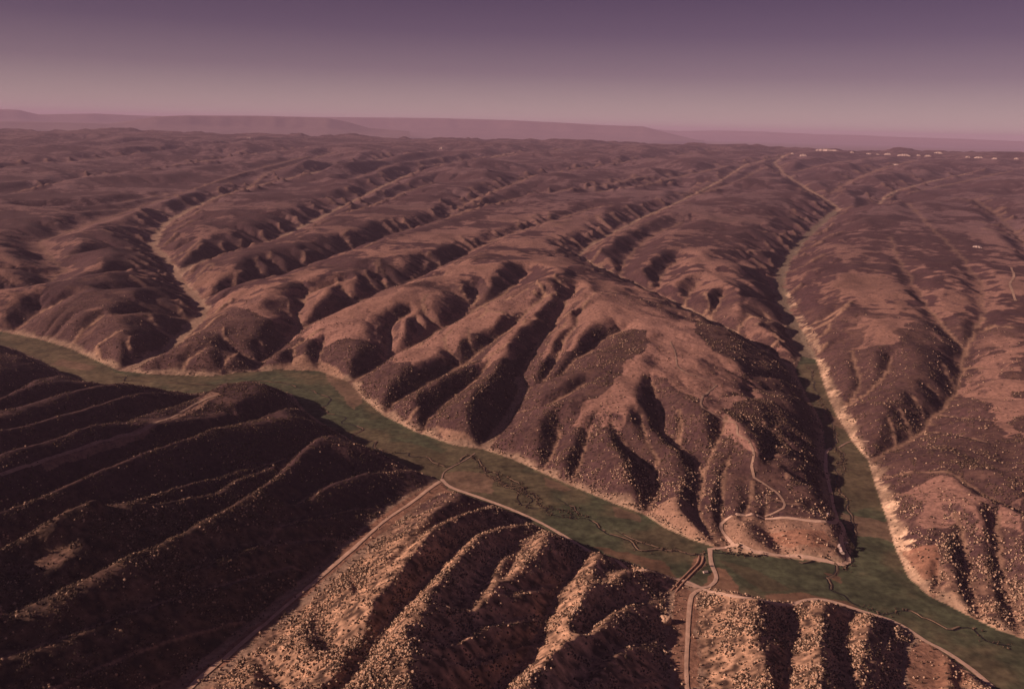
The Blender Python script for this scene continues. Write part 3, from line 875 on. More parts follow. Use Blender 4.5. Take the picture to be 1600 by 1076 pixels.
mesa('mesa', 60000, 9000, [(-120, 190), (60, 191), (170, 194), (215, 187), (245, 182), (290, 180.5), (400, 181), (480, 183), (515, 185), (545, 191), (575, 200), (640, 206)], 'nearer flat-topped mesa on the left half of the skyline', 3)
mesa('mesa', 85000, 12000, [(-160, 170), (-60, 172), (10, 171), (30, 172), (60, 179), (150, 177.5), (200, 180), (300, 183), (500, 183), (620, 184), (700, 185), (800, 188), (880, 192), (950, 196), (1005, 197.5), (1025, 203), (1060, 212), (1100, 222)], 'long pale mesa stretching behind to the middle of the skyline', 8, .5)
mesa('mesa', 130000, 14000, [(900, 199), (1010, 201), (1060, 205), (1120, 204), (1200, 206), (1280, 210), (1340, 211), (1400, 214), (1500, 217), (1600, 221), (1760, 226)], 'faintest low mesa along the right of the skyline', 12, .4)

# ---------------------------------------------------------------- dirt roads and the creek
def smooth_path(P, step):
    out = []
    n = len(P)
    for i in range(n - 1):
        p0, p1, p2, p3 = P[max(0, i - 1)], P[i], P[i + 1], P[min(n - 1, i + 2)]
        L = math.hypot(p2[0] - p1[0], p2[1] - p1[1])
        m = max(1, int(L / step))
        for k in range(m):
            t = k / m
            out.append(tuple(0.5 * (2 * p1[a] + (p2[a] - p0[a]) * t + (2 * p0[a] - 5 * p1[a] + 4 * p2[a] - p3[a]) * t * t + (3 * p1[a] - p0[a] - 3 * p2[a] + p3[a]) * t ** 3) for a in (0, 1)))
    out.append(P[-1][:2])
    return out

def ribbon(name, path, width, lift, material, seed=0, wob=0.15, crown=0.12):
    P = np.array(path)
    d = np.gradient(P, axis=0)
    d /= np.hypot(d[:, 0], d[:, 1])[:, None] + 1e-9
    nrm = np.stack([-d[:, 1], d[:, 0]], 1)
    rg = random.Random(seed)
    ws = np.array([width * (1 + wob * (math.sin(i * 0.21 + seed) + rg.uniform(-.6, .6))) for i in range(len(P))])
    cols = [-0.5, -0.25, 0.0, 0.25, 0.5]
    vs = []
    for c in cols:
        Q = P + nrm * (ws * c)[:, None]
        z = height(Q[:, 0], Q[:, 1]) + lift + crown * (1 - abs(c) * 2)
        vs.append(np.column_stack([Q, z]))
    V = np.stack(vs, 1).reshape(-1, 3)
    k = len(cols)
    f = [(i * k + j, i * k + j + 1, (i + 1) * k + j + 1, (i + 1) * k + j) for i in range(len(P) - 1) for j in range(k - 1)]
    me = bpy.data.meshes.new(name)
    me.from_pydata(V.tolist(), [], f)
    me.materials.append(material)
    o = bpy.data.objects.new(name, me)
    C.objects.link(o)
    return o

M_road = mat('packed_dirt', (0.56, 0.39, 0.29), 0.95, 0.08, 0.22)
M_track = mat('track_dirt', (0.36, 0.245, 0.18), 0.95, 0.08, 0.3)
M_gulch = mat('gulch_dirt', (0.58, 0.39, 0.28), 0.95, 0.05, 0.3)
ROADS = [
    ('dirt_road', 10, M_road, [(690, 749), (705, 762), (750, 778), (800, 797), (850, 820), (905, 852), (960, 873), (1010, 890), (1050, 903), (1090, 916), (1150, 932), (1200, 940), (1260, 938), (1300, 941), (1340, 953), (1390, 969), (1420, 984), (1445, 1001), (1480, 1020), (1520, 1048), (1550, 1074)], 'main dirt road running along the near edge of the green meadow'),
    ('dirt_road', 9, M_gulch, [(688, 752), (668, 766), (640, 787), (600, 815), (560, 850), (500, 902), (430, 961), (370, 1012), (310, 1062), (270, 1098)], 'pale dirt road climbing the narrow gulch from the meadow to bottom left'),
    ('dirt_road', 9, M_road, [(1109, 857), (1111, 880), (1119, 903), (1108, 916), (1088, 918), (1070, 912)], 'short pale dirt road crossing the meadow to the bench'),
    ('dirt_road', 9, M_road, [(1109, 858), (1145, 853), (1165, 857), (1180, 864), (1240, 869), (1290, 877), (1316, 883), (1326, 879), (1324, 868), (1318, 856), (1314, 842), (1318, 828), (1312, 815)], 'dirt road round the foot and the point of the orange bench'),
    ('dirt_road', 9, M_road, [(1147, 855), (1136, 840), (1126, 825), (1133, 813), (1165, 806), (1220, 809), (1290, 815), (1308, 812), (1302, 790), (1297, 765), (1291, 738), (1291, 708), (1299, 700)], 'dirt road across the top of the bench and up the side valley'),
    ('dirt_track', 6, M_track, [(1195, 807), (1217, 798), (1226, 789), (1212, 769), (1178, 747), (1174, 730), (1178, 710), (1170, 689), (1153, 680), (1148, 661), (1111, 644), (1095, 632), (1105, 615), (1120, 602)], 'faint track winding up the spur onto the light plateau'),
    ('dirt_track', 5, M_track, [(1120, 602), (1084, 587), (1060, 574), (1055, 552), (1047, 534)], 'faint track over the light plateau above the spur'),
    ('dirt_road', 8, M_gulch, [(1095, 921), (1081, 930), (1076, 960), (1074, 1000), (1072, 1040), (1074, 1090)], 'dirt road running straight up the gulch at bottom centre right'),
    ('dirt_track', 9, M_track, [(337, 618), (300, 634), (240, 662), (180, 684), (120, 704), (60, 724), (0, 742)], 'brown track in the long gulch on the left'),
    ('dirt_track', 12, M_track, [(1580, 418), (1584, 432), (1578, 444), (1583, 458), (1587, 470)], 'short pale wiggling track on the plateau at right edge'),
    ('dirt_track', 3.5, M_track, [(690, 749), (694, 738), (706, 730), (728, 718), (742, 708)], 'thin track crossing the meadow to the dark gully mouth'),
    ('dirt_track', 6, M_track, [(1310, 700), (1330, 690), (1358, 690)], 'short track crossing the floor of the side valley'),
]
for i, (nm, w, m_, pts, lab) in enumerate(ROADS):
    P = smooth_path([hit(*p) for p in pts], 14)
    tag(ribbon(nm, P, w, 1.0, m_, i), lab, kind='structure')

M_water = mat('creek_water', (0.018, 0.016, 0.016), 0.35, 0.02, 0.2)
M_bank = mat('creek_bank', (0.17, 0.12, 0.08), 0.95, 0.06, 0.4)
def meander(pts, amp, wave, seed, step=9):
    P = smooth_path([hit(*p) for p in pts], step)
    P = np.array(P)
    d = np.gradient(P, axis=0)
    d /= np.hypot(d[:, 0], d[:, 1])[:, None] + 1e-9
    n = np.stack([-d[:, 1], d[:, 0]], 1)
    s = np.concatenate([[0], np.cumsum(np.hypot(*np.diff(P, axis=0).T))])
    rg = random.Random(seed)
    a = rg.uniform(0, 6)
    sn = lambda wl_, sd_: vnoise(s / wl_, s * 0 + sd_ * 3.7, sd_)
    off = amp * (3.2 * sn(wave, seed + 5) + 2.6 * sn(wave * .36, seed + 9) + 1.3 * sn(wave * .16, seed + 2)) * np.clip(.25 + 2.2 * (sn(wave * 2.1, seed + 14) + .3), .12, 1.3)
    e = np.clip(np.minimum(s, s[-1] - s) / 60, 0, 1)
    return (P + n * (off * e)[:, None]).tolist()
CREEKPATHS = []
CREEKS = [
    (3.4, 26, 110, [(170, 590), (250, 597), (330, 602), (400, 596), (450, 600), (500, 620), (530, 650), (580, 685), (640, 708), (700, 728), (735, 712), (760, 745), (800, 765), (840, 790), (900, 808), (960, 835), (1020, 858), (1060, 868), (1100, 866)], 'dark meandering creek along the middle of the green meadow'),
    (3.2, 15, 110, [(1110, 863), (1150, 868), (1200, 874), (1260, 882), (1290, 892), (1305, 902), (1307, 922), (1330, 942), (1380, 952), (1430, 966), (1480, 982), (1530, 996), (1580, 1010)], 'dark creek channel through the lower meadow at bottom right'),
    (3.0, 8, 110, [(1262, 575), (1275, 600), (1290, 640), (1300, 660), (1308, 700), (1312, 720), (1306, 745), (1312, 770), (1325, 800), (1340, 835), (1335, 865), (1320, 890)], 'small dark creek in the side valley'),
    (2.6, 10, 60, [(748, 728), (770, 742), (790, 752), (805, 772), (815, 790)], 'oxbow channel left of the middle of the meadow'),
    (2.6, 11, 60, [(790, 745), (815, 762), (838, 778), (862, 800), (900, 812)], 'twisting side channel in the middle of the meadow'),
    (2.4, 10, 60, [(868, 778), (890, 790), (905, 805), (935, 812)], 'short looping channel under the fluted slopes'),
    (2.4, 9, 55, [(960, 828), (985, 842), (1015, 852), (1045, 862)], 'short broken channel left of the meadow crossing'),
    (2.4, 8, 60, [(1305, 700), (1318, 712), (1312, 735), (1306, 752), (1312, 775)], 'looping channel against the foot of the side valley slope'),
]
def clump_line(name, path, w, h, material, rg, gap):
    """a low broken cutbank of soil along one side of the creek"""
    P = np.array(path)
    d = np.gradient(P, axis=0)
    d /= np.hypot(d[:, 0], d[:, 1])[:, None] + 1e-9
    n = np.stack([-d[:, 1], d[:, 0]], 1)
    V, F = [], []
    on = False
    for i in range(len(P)):
        if rg.random() < gap:
            on = not on
        hh = h * rg.uniform(.6, 1.2) if on else 0.05
        zb_ = float(height(P[i][0], P[i][1]))
        for o_, z_ in ((w * .55, 0.1), (w * .65, hh), (w * 1.3, hh * .9), (w * 2.4, 0.06)):
            V.append((P[i][0] + n[i][0] * o_, P[i][1] + n[i][1] * o_, zb_ + z_))
        if i and on:
            b = len(V) - 8
            for k in range(3):
                F.append((b + k, b + k + 1, b + k + 5, b + k + 4))
    me = bpy.data.meshes.new(name)
    me.from_pydata(V, [], F)
    me.materials.append(material)
    o = bpy.data.objects.new(name, me)
    C.objects.link(o)
    return o
for i, (w, amp, wave, pts, lab) in enumerate(CREEKS):
    path = meander(pts, amp, wave, i + 3)
    CREEKPATHS.append(path)
    tag(ribbon('creek', path, w, 0.3, M_water, i, 0.3, 0.0), lab, kind='structure')
    tag(clump_line('creek_bank', path, w, 1.8, M_bank, random.Random(i), 0.12), 'broken pale cutbank beside the ' + lab, kind='structure')

# ---------------------------------------------------------------- junipers
def blob(name, seed, n_sub, stretch, rag):
    import bmesh
    bm = bmesh.new()
    bmesh.ops.create_icosphere(bm, subdivisions=n_sub, radius=1.0)
    rg = random.Random(seed)
    lobes = [(Vector((rg.uniform(-1, 1), rg.uniform(-1, 1), rg.uniform(-.4, 1))).normalized(), rg.uniform(.2, .5)) for _ in range(6)]
    for v in bm.verts:
        d = v.co.normalized()
        s = 0.62
        for l, a in lobes:
            s = max(s, 0.6 + a * max(0, d.dot(l)) ** 3 * 1.3)
        s *= rg.uniform(1 - rag, 1 + rag)
        v.co = Vector((d.x * s, d.y * s, (d.z * s * stretch) + stretch * 0.72))
        if v.co.z < 0:
            v.co.z = -0.1
    me = bpy.data.meshes.new(name)
    bm.to_mesh(me)
    bm.free()
    return me
M_juniper = mat('juniper_green', (0.075, 0.050, 0.034), 0.9, 0.8, 0.5)
M_pinyon = mat('scrub_olive', (0.16, 0.105, 0.068), 0.9, 0.8, 0.5)
M_sage = mat('dry_brush', (0.52, 0.365, 0.25), 0.9, 0.8, 0.4)
bush_me = [blob('juniper', 1, 2, 1.15, .18), blob('juniper', 2, 2, .95, .2), blob('juniper', 3, 2, 1.3, .22)]
for me, m_ in zip(bush_me, (M_juniper, M_pinyon, M_sage)):
    me.materials.append(m_)
roadpts = np.array([p for nm, w, m_, pts, lab in ROADS for p in smooth_path([hit(*q) for q in pts], 10)])
cellA = (RR * (TH[1] - TH[0])) * (RR * dLR)
soft_land = np.zeros(Hg.shape)
for c_, j_, p_ in LAND:
    soft_land = np.maximum(soft_land, soft_in(hitpoly(p_), j_, 640, 50))
dens = veg * (SD > 4) * (1 - 0.93 * soft_land) * (RR < 4300) * (1 - sstep(0.25, 0.9, SM) * .9)
dens = dens * np.clip(0.25 + 2.6 * (0.6 * n1 + 1.1 * n2 + 0.9 * n3), 0.04, 1.6)
dens = dens * (1 - .9 * scarp_mask)
dens = (dens + 0.05 * (SD > 4)) * np.clip((4300 - RR) / 1500, 0, 1)
wgt = (dens * cellA * np.where(RR < 1900, 2.4, np.clip(1900 / RR, .3, 1))).ravel()
cum = np.cumsum(wgt)
NB = 230000
pick = np.searchsorted(cum, rng.random(NB) * cum[-1])
bi, bj = np.divmod(pick, NT)
br = np.exp(LR[bi] + (rng.random(NB) - .5) * dLR[bi, 0])
bt = TH[bj] + (rng.random(NB) - .5) * (TH[1] - TH[0])
bx, by = br * np.sin(bt), br * np.cos(bt)
okk = (br > 730) & (np.abs(bt) < R(40.5))
for k0 in range(0, len(roadpts), 2):
    near_ = (np.abs(bx - roadpts[k0, 0]) < 9) & (np.abs(by - roadpts[k0, 1]) < 9)
    okk &= ~near_
bx, by, br = bx[okk], by[okk], br[okk]
cb = []
rgc = random.Random(5)
for path in CREEKPATHS:
    for i_, (x_, y_) in enumerate(path):
        dn = float(vnoise(np.array([i_ / 9.0]), np.array([len(path) * .1]), 77)[0])
        for _ in range(int(max(0, dn + .12) * 14)):
            cb.append((x_ + rgc.gauss(0, 6), y_ + rgc.gauss(0, 6)))
cb = np.array(cb)
bx, by = np.concatenate([bx, cb[:, 0]]), np.concatenate([by, cb[:, 1]])
br = np.hypot(bx, by)
bz = height(bx, by) - 0.25
brad = rng.uniform(0.8, 1.0, len(bx)) * (0.75 + 2.0 * rng.random(len(bx)) ** 2.2)
bvar = rng.choice(3, len(bx), p=[.38, .26, .36])
bvar[-len(cb):] = rng.choice(2, len(cb), p=[.7, .3])          # willows along the creek are dark
in_shade_paint = sample(shade_paint[..., 0], bx, by) > 0.5
bvar = np.where(in_shade_paint & (bvar == 2) & (rng.random(len(bx)) < .8), 0, bvar)  # most pale brush turned dark here, deepening the painted shade
hillfar = br > 2150
bvar = np.where(hillfar & (bvar == 2) & (rng.random(len(bx)) < .72), 1, bvar)
brad = np.where(bvar == 2, brad * 0.9, brad)
brot = rng.random(len(bx)) * 6.28

def project(x, y, z):
    d = np.stack([x, y, z - CAM_H], -1)
    zc = -(d @ np.array(Z))
    return IW / 2 + F_PX * (d @ np.array(X)) / zc, IH / 2 - F_PX * (d @ np.array(Y)) / zc, zc
ppx, ppy, pzc = project(bx, by, bz + brad)
cand = np.nonzero((ppx > 0) & (ppx < IW) & (ppy > 200) & (ppy < IH))[0]
cand = cand[np.argsort(-(brad[cand] / pzc[cand]))][:2600]
f_ = np.linspace(0.45, 0.985, 60)[None, :]
zl = CAM_H + (bz[cand] + brad[cand] * 1.2 - CAM_H)[:, None] * f_
lx, ly = bx[cand][:, None] * f_, by[cand][:, None] * f_
rl = np.hypot(lx, ly)
vis = ((zl > height(lx, ly)) | (rl < 725)).all(1)
top = cand[vis]
top = np.concatenate([top[bvar[top] == v][:q] for v, q in ((0, 130), (1, 100), (2, 70))])
single = np.zeros(len(bx), bool)
single[top] = True
SPEC = [('dark green juniper', 0), ('olive brown pinyon shrub', 1), ('pale dry brush clump', 2)]
first = {}
for k in top:
    v = int(bvar[k])
    o = bpy.data.objects.new(('juniper', 'pinyon_shrub', 'brush_clump')[v], bush_me[v])
    C.objects.link(o)
    o.location = (bx[k], by[k], bz[k])
    o.scale = (brad[k],) * 3
    o.rotation_euler.z = brot[k]
    tag(o, ('round dark green juniper on the scrubby slopes nearest the viewer', 'olive brown pinyon shrub on the scrubby slopes nearest the viewer', 'pale dry brush clump on the scrubby slopes nearest the viewer')[v],
        ('juniper', 'shrub', 'brush')[v], ('junipers dotting the near slopes', 'pinyon shrubs dotting the near slopes', 'pale brush dotting the near slopes')[v])
    first.setdefault(v, o)

rest = np.nonzero(~single)[0]
me = bpy.data.meshes.new('scrub')
me.vertices.add(len(rest))
me.vertices.foreach_set('co', np.stack([bx[rest], by[rest], bz[rest]], 1).astype(np.float32).ravel())
for an, arr in (('rad', brad), ('rot', brot), ('kind_of', bvar.astype(float))):
    a = me.attributes.new(an, 'FLOAT', 'POINT')
    a.data.foreach_set('value', arr[rest].astype(np.float32))
scrub = bpy.data.objects.new('scrub', me)
C.objects.link(scrub)
tag(scrub, 'scattered junipers and brush covering the hill slopes farther off', 'scrub', kind='stuff')
ng = bpy.data.node_groups.new('scatter', 'GeometryNodeTree')
ng.interface.new_socket('Geometry', in_out='INPUT', socket_type='NodeSocketGeometry')
ng.interface.new_socket('Geometry', in_out='OUTPUT', socket_type='NodeSocketGeometry')
gi, go_ = ng.nodes.new('NodeGroupInput'), ng.nodes.new('NodeGroupOutput')
join = ng.nodes.new('GeometryNodeJoinGeometry')
def named(nm):
    a = ng.nodes.new('GeometryNodeInputNamedAttribute')
    a.data_type = 'FLOAT'
    a.inputs['Name'].default_value = nm
    return a.outputs['Attribute']
rad_s, rot_s, kind_s = named('rad'), named('rot'), named('kind_of')
cx_ = ng.nodes.new('ShaderNodeCombineXYZ')
ng.links.new(rot_s, cx_.inputs['Z'])
e2r = ng.nodes.new('FunctionNodeEulerToRotation')
ng.links.new(cx_.outputs[0], e2r.inputs[0])
for v in range(3):
    cmp_ = ng.nodes.new('FunctionNodeCompare')
    cmp_.data_type = 'FLOAT'
    cmp_.operation = 'EQUAL'
    ng.links.new(kind_s, cmp_.inputs[0])
    cmp_.inputs[1].default_value = float(v)
    cmp_.inputs['Epsilon'].default_value = 0.1
    oi = ng.nodes.new('GeometryNodeObjectInfo')
    oi.inputs['Object'].default_value = first[v]
    oi.inputs['As Instance'].default_value = True
    iop = ng.nodes.new('GeometryNodeInstanceOnPoints')
    ng.links.new(gi.outputs[0], iop.inputs['Points'])
    ng.links.new(cmp_.outputs[0], iop.inputs['Selection'])
    ng.links.new(oi.outputs['Geometry'], iop.inputs['Instance'])
    ng.links.new(e2r.outputs[0], iop.inputs['Rotation'])
    ng.links.new(rad_s, iop.inputs['Scale'])
    ng.links.new(iop.outputs[0], join.inputs[0])
ng.links.new(join.outputs[0], go_.inputs[0])
scrub.modifiers.new('scatter', 'NODES').node_group = ng
print('scrub', round(time.time() - T0, 1), len(rest), len(top))

# ---------------------------------------------------------------- earthwork, knoll, farm, pale bluffs
import bmesh
def mesh_obj(name, V, F, material, parent=None, smooth=False):
    me = bpy.data.meshes.new(name)
    me.from_pydata(V, [], F)
    if smooth:
        me.polygons.foreach_set('use_smooth', np.ones(len(F), bool))
    me.materials.append(material)
    o = bpy.data.objects.new(name, me)
    C.objects.link(o)
    if parent:
        o.parent = parent
    return o

M_rust = mat('rust_earth', (0.31, 0.18, 0.125), 0.95, 0.2, 0.3)
def berm(path, off, w, h, seed):
    P = np.array(path)
    d = np.gradient(P, axis=0)
    d /= np.hypot(d[:, 0], d[:, 1])[:, None]
    n = np.stack([-d[:, 1], d[:, 0]], 1)
    rg = random.Random(seed)
    V, F = [], []
    prof = [(-1, -0.6), (-.55, .55), (-.15, .95), (.2, 1.0), (.6, .5), (1, -0.6)]
    for i in range(len(P)):
        e = min(1, i / 3, (len(P) - 1 - i) / 3)
        hh = h * (0.25 + 0.75 * e) * rg.uniform(.85, 1.15)
        ww = w * (.5 + .5 * e) * rg.uniform(.9, 1.1)
        for a, b in prof:
            x_, y_ = P[i] + n[i] * (off + a * ww)
            V.append((x_, y_, float(height(x_, y_)) + b * hh))
    k = len(prof)
    for i in range(len(P) - 1):
        for j in range(k - 1):
            F.append((i * k + j, i * k + j + 1, (i + 1) * k + j + 1, (i + 1) * k + j))
    return V, F
bp = smooth_path([hit(*p) for p in [(1096, 868), (1093, 880), (1080, 894), (1066, 908), (1052, 924)]], 7)
for off, sd_, lab in ((-4.6, 1, 'rust red earth bank on the left side of the ditch across the meadow edge'), (4.6, 2, 'rust red earth bank on the right side of the ditch across the meadow edge')):
    V, F = berm(bp, off, 4.0, 2.2, sd_)
    tag(mesh_obj('earth_bank', V, F, M_rust), lab, 'earth bank', 'earth banks of the ditch')

M_knoll = mat('knoll_rock', (0.46, 0.31, 0.21), 0.95, 0.3, 0.4)
def knoll(px, py, rad, hgt, seed, lab):
    x0, y0 = hit(px, py)
    bm = bmesh.new()
    bmesh.ops.create_icosphere(bm, subdivisions=4, radius=1.0)
    for v in bm.verts:
        c = v.co.copy()
        f = 1 + 0.35 * float(fbm(np.array([c.x * 2 + seed]), np.array([c.y * 2 + c.z]), 1.2, 3, seed)[0])
        v.co = Vector((c.x * rad * f, c.y * rad * f * .85, (c.z * hgt * f if c.z > 0 else c.z * 2)))
    me = bpy.data.meshes.new('knoll')
    bm.to_mesh(me)
    bm.free()
    me.materials.append(M_knoll)
    o = bpy.data.objects.new('knoll', me)
    C.objects.link(o)
    o.location = (x0, y0, float(height(x0, y0)))
    return tag(o, lab, 'knoll')
knoll(1039, 972, 13, 13, 4, 'small round pale knoll standing alone in the red gulch floor')
knoll(1384, 944 + 30, 9, 5, 9, 'low pale hummock at the near edge of the lower meadow') if False else None

M_wall = mat('white_boards', (0.62, 0.50, 0.42), 0.8, 0.6, 0.1)
M_roof = mat('tin_roof', (0.42, 0.33, 0.30), 0.5, 0.6, 0.15)
M_dark = mat('dark_opening', (0.03, 0.025, 0.025), 0.4, 0.6, 0.1)
M_bark = mat('bark', (0.16, 0.11, 0.08), 0.9, 1.0, 0.3)
M_leaf = mat('cottonwood_leaf', (0.06, 0.045, 0.03), 0.9, 0.8, 0.5)
def boxv(x0, x1, y0, y1, z0, z1):
    V = [(x, y, z) for x in (x0, x1) for y in (y0, y1) for z in (z0, z1)]
    return V, [(0, 1, 3, 2), (4, 6, 7, 5), (0, 4, 5, 1), (2, 3, 7, 6), (0, 2, 6, 4), (1, 5, 7, 3)]
def house(px, py, L, W, Hh, rot, name, lab, cat):
    x0, y0 = hit(px, py)
    e = bpy.data.objects.new(name, None)
    C.objects.link(e)
    e.location = (x0, y0, float(height(x0, y0)) - 0.2)
    e.rotation_euler.z = rot
    tag(e, lab, cat, 'farm buildings in the valley')
    a, b = L / 2, W / 2
    V = [(-a, -b, 0), (a, -b, 0), (a, b, 0), (-a, b, 0), (-a, -b, Hh), (a, -b, Hh), (a, b, Hh), (-a, b, Hh), (-a, 0, Hh + b * .7), (a, 0, Hh + b * .7)]
    mesh_obj('wall', V, [(0, 1, 5, 4), (1, 2, 6, 9, 5), (2, 3, 7, 6), (3, 0, 4, 8, 7)], M_wall, e)
    h1, r1 = Hh - .25, Hh + b * .7 + .12
    V = []
    for x_ in (-a - .6, a + .6):
        V += [(x_, -b - .6, h1 - .1), (x_, 0, r1), (x_, b + .6, h1 - .1), (x_, -b - .6, h1 + .15), (x_, 0, r1 + .25), (x_, b + .6, h1 + .15)]
    F = [(0, 1, 4, 3), (1, 2, 5, 4), (6, 9, 10, 7), (7, 10, 11, 8), (0, 6, 7, 1), (1, 7, 8, 2), (3, 4, 10, 9), (4, 5, 11, 10), (0, 3, 9, 6), (2, 8, 11, 5)]
    mesh_obj('roof', V, F, M_roof, e)
    V, F = boxv(-.6, .6, -b - .06, -b + .05, 0, 2.2)
    mesh_obj('door', V, F, M_dark, e)
    for wx in (-a * .55, a * .55):
        V, F = boxv(wx - .7, wx + .7, -b - .05, -b + .05, 1.1, 2.3)
        mesh_obj('window', V, F, M_dark, e)
    return e
house(1312, 855, 13, 8, 3.4, R(70), 'farmhouse', 'small pale farmhouse at the point of the orange bench', 'house')
house(1321, 850, 9, 6, 2.8, R(20), 'shed', 'little pale shed just right of the farmhouse', 'shed')
house(1315, 863, 16, 9, 4.0, R(80), 'barn', 'long pale barn below the farmhouse beside the road', 'barn')
house(1102, 895, 9, 6, 2.8, R(15), 'shed', 'small pale shed beside the short road crossing the meadow', 'shed')
house(1294, 805, 8, 6, 2.8, R(75), 'shed', 'small shed where the bench road meets the side valley', 'shed')

def cottonwood(px, py, hgt, seed, lab):
    x0, y0 = hit(px, py)
    e = bpy.data.objects.new('cottonwood_tree', None)
    C.objects.link(e)
    e.location = (x0, y0, float(height(x0, y0)) - 0.2)
    tag(e, lab, 'tree', 'cottonwoods round the farm')
    rg = random.Random(seed)
    V, F = [], []
    def limb(p, q, ra, rb):
        p, q = Vector(p), Vector(q)
        d = (q - p).normalized()
        u_ = d.orthogonal().normalized()
        w_ = d.cross(u_)
        b0 = len(V)
        for c_, r_ in ((p, ra), (q, rb)):
            for k in range(6):
                a = k * math.pi / 3
                V.append(tuple(c_ + (u_ * math.cos(a) + w_ * math.sin(a)) * r_))
        for k in range(6):
            F.append((b0 + k, b0 + (k + 1) % 6, b0 + 6 + (k + 1) % 6, b0 + 6 + k))
    t = (0, 0, hgt * .38)
    limb((0, 0, 0), t, hgt * .045, hgt * .03)
    tips = []
    for k in range(6):
        a = k * 1.05 + rg.random()
        tip = (math.cos(a) * hgt * .26, math.sin(a) * hgt * .26, hgt * rg.uniform(.6, .85))
        limb(t, tip, hgt * .022, hgt * .008)
        tips.append(tip)
    mesh_obj('trunk', V, F, M_bark, e)
    V, F = [], []
    for k in range(420):
        t_ = Vector(tips[k % 6]) + Vector((rg.gauss(0, 1), rg.gauss(0, 1), rg.gauss(0, .8))) * hgt * .11
        s_ = hgt * rg.uniform(.03, .06)
        n_ = Vector((rg.gauss(0, 1), rg.gauss(0, 1), rg.gauss(0, 1))).normalized()
        u_ = n_.orthogonal().normalized() * s_
        w_ = n_.cross(u_)
        b0 = len(V)
        V += [tuple(t_ + u_), tuple(t_ + w_), tuple(t_ - u_), tuple(t_ - w_)]
        F.append((b0, b0 + 1, b0 + 2, b0 + 3))
    mesh_obj('crown', V, F, M_leaf, e)
for i, (px, py, hg_, lab) in enumerate([
        (1328, 856, 13, 'tall dark cottonwood just right of the farm at the bench point'), (1332, 860, 11, 'rightmost cottonwood at the farm, standing in the meadow edge'),
        (1325, 848, 10, 'cottonwood behind the little shed of the farm'), (1319, 866, 9, 'cottonwood in front of the barn by the road bend'),
        (1306, 846, 9, 'cottonwood left of the farmhouse under the bench edge'),
        (1104, 885, 8, 'cottonwood behind the small shed beside the meadow crossing'), (1098, 893, 7, 'small cottonwood left of the meadow crossing shed'),
        (1155, 866, 8, 'dark tree just below the road corner at the foot of the bench'), (1163, 869, 6, 'smaller tree right of the road corner below the bench'),
        (1304, 789, 8, 'tree on the side valley road above the bench'), (1298, 774, 8, 'tree by the side valley road at the dark gully mouth'), (1307, 798, 9, 'tree above the bench corner at the side valley edge')]):
    cottonwood(px, py, hg_, 40 + i, lab)

M_bluff = mat('pale_bluff_rock', (0.46, 0.36, 0.31), 0.9, 0.02, 0.2)
def bluff(px, py, wpx, hpx, seed, lab):
    x0, y0 = hit(px, py)
    r = math.hypot(x0, y0)
    Wd, Hd, D = wpx / F_PX * r, hpx / F_PX * r * 0.75, max(60, wpx / F_PX * r * .25)
    tx, ty = y0 / r, -x0 / r
    ux, uy = -x0 / r, -y0 / r
    n = 14
    rg = random.Random(seed)
    V, F = [], []
    base = float(height(x0, y0))
    for i in range(n + 1):
        f = i / n
        env = (1 - abs(2 * f - 1) ** 3) * rg.uniform(.7, 1.0)
        a = (f - .5) * Wd
        jit = rg.uniform(-.12, .12) * D
        for du, dz in ((D * .55, -Hd * .5), (D * .42, .25 * Hd * env), (D * .3, .85 * Hd * env), (D * .1, Hd * env), (-D * .3, .9 * Hd * env), (-D, -Hd * .5)):
            V.append((x0 + tx * a + ux * (du + jit), y0 + ty * a + uy * (du + jit), base + dz))
    k = 6
    for i in range(n):
        for j in range(k - 1):
            F.append((i * k + j, (i + 1) * k + j, (i + 1) * k + j + 1, i * k + j + 1))
    tag(mesh_obj('pale_bluff', V, F, M_bluff), lab, 'bluff', 'pale bluffs on the far plateau')
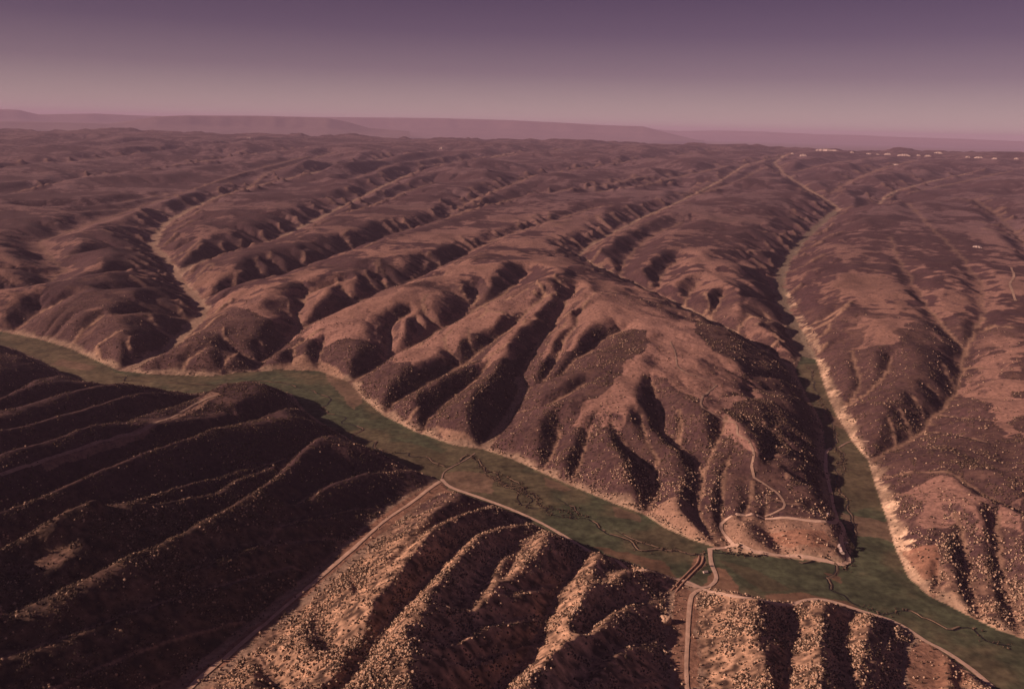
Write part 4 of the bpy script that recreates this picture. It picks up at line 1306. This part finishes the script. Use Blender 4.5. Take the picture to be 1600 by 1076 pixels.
for i, (px, py, w, h, lab) in enumerate([
        (1238, 241, 5, 3, 'tiny pale bluff at the left end of the far row'), (1255, 244, 11, 4, 'short bright bluff just left of the long pale bluff'),
        (1292, 236, 36, 4, 'longest pale bluff, a flat bright bar under the right skyline'), (1331, 239, 6, 3, 'small pale bluff right of the long bright bar'),
        (1357, 241, 8, 2.5, 'dim pale bluff, second after the long bright bar'), (1371, 242, 5, 2.5, 'narrow pale bluff between two wider ones in the far row'),
        (1387, 242, 10, 3.5, 'bright pale bluff in the middle of the far row'), (1412, 243.5, 17, 3.5, 'second longest pale bluff in the far row'),
        (1435, 243.5, 6, 2.5, 'faint narrow pale bluff right of the second longest'), (1450, 244.5, 9, 3, 'pale bluff below the faint upper one'),
        (1466, 240, 12, 3, 'faint pale bluff standing higher than its neighbours'), (1512, 246, 6, 2.5, 'faint pale bluff alone near the right of the far row'),
        (1529, 247, 12, 3, 'twin-lobed pale bluff toward the right of the far row'), (1554, 248.5, 7, 2.5, 'small pale bluff second from the right edge'),
        (1588, 249, 6, 3, 'pale bluff at the right edge of the photo'), (1398, 258, 16, 2.5, 'faint reddish pale patch of bluff below the far row'),
        (391, 217, 12, 3, 'small white bluff alone on the left far plateau'), (690, 233, 8, 4, 'small pinkish bluff on the far plateau left of centre'),
        (1527, 386, 12, 2.5, 'pale bare pad on the right hand plateau')]):
    bluff(px, py, w, h, i, lab)

# ---------------------------------------------------------------- haze
def box(name, lo, hi):
    v = [(x, y, z) for x in (lo[0], hi[0]) for y in (lo[1], hi[1]) for z in (lo[2], hi[2])]
    f = [(0, 1, 3, 2), (4, 6, 7, 5), (0, 4, 5, 1), (2, 3, 7, 6), (0, 2, 6, 4), (1, 5, 7, 3)]
    me = bpy.data.meshes.new(name)
    me.from_pydata(v, [], f)
    o = bpy.data.objects.new(name, me)
    C.objects.link(o)
    return o
hz = box('haze', (-120000, -3000, -820), (120000, 160000, 1720))
mh = bpy.data.materials.new('haze')
mh.use_nodes = True
nh = mh.node_tree.nodes
nh.remove(nh['Principled BSDF'])
pv = nh.new('ShaderNodeVolumePrincipled')
pv.inputs['Color'].default_value = HAZE_COLOR + (1,)
pv.inputs['Density'].default_value = HAZE_DENSITY
pv.inputs['Anisotropy'].default_value = 0.0
mh.node_tree.links.new(pv.outputs[0], nh['Material Output'].inputs['Volume'])
hz.data.materials.append(mh)
tag(hz, 'thin mauve haze filling the air over the whole valley', 'haze', kind='stuff')
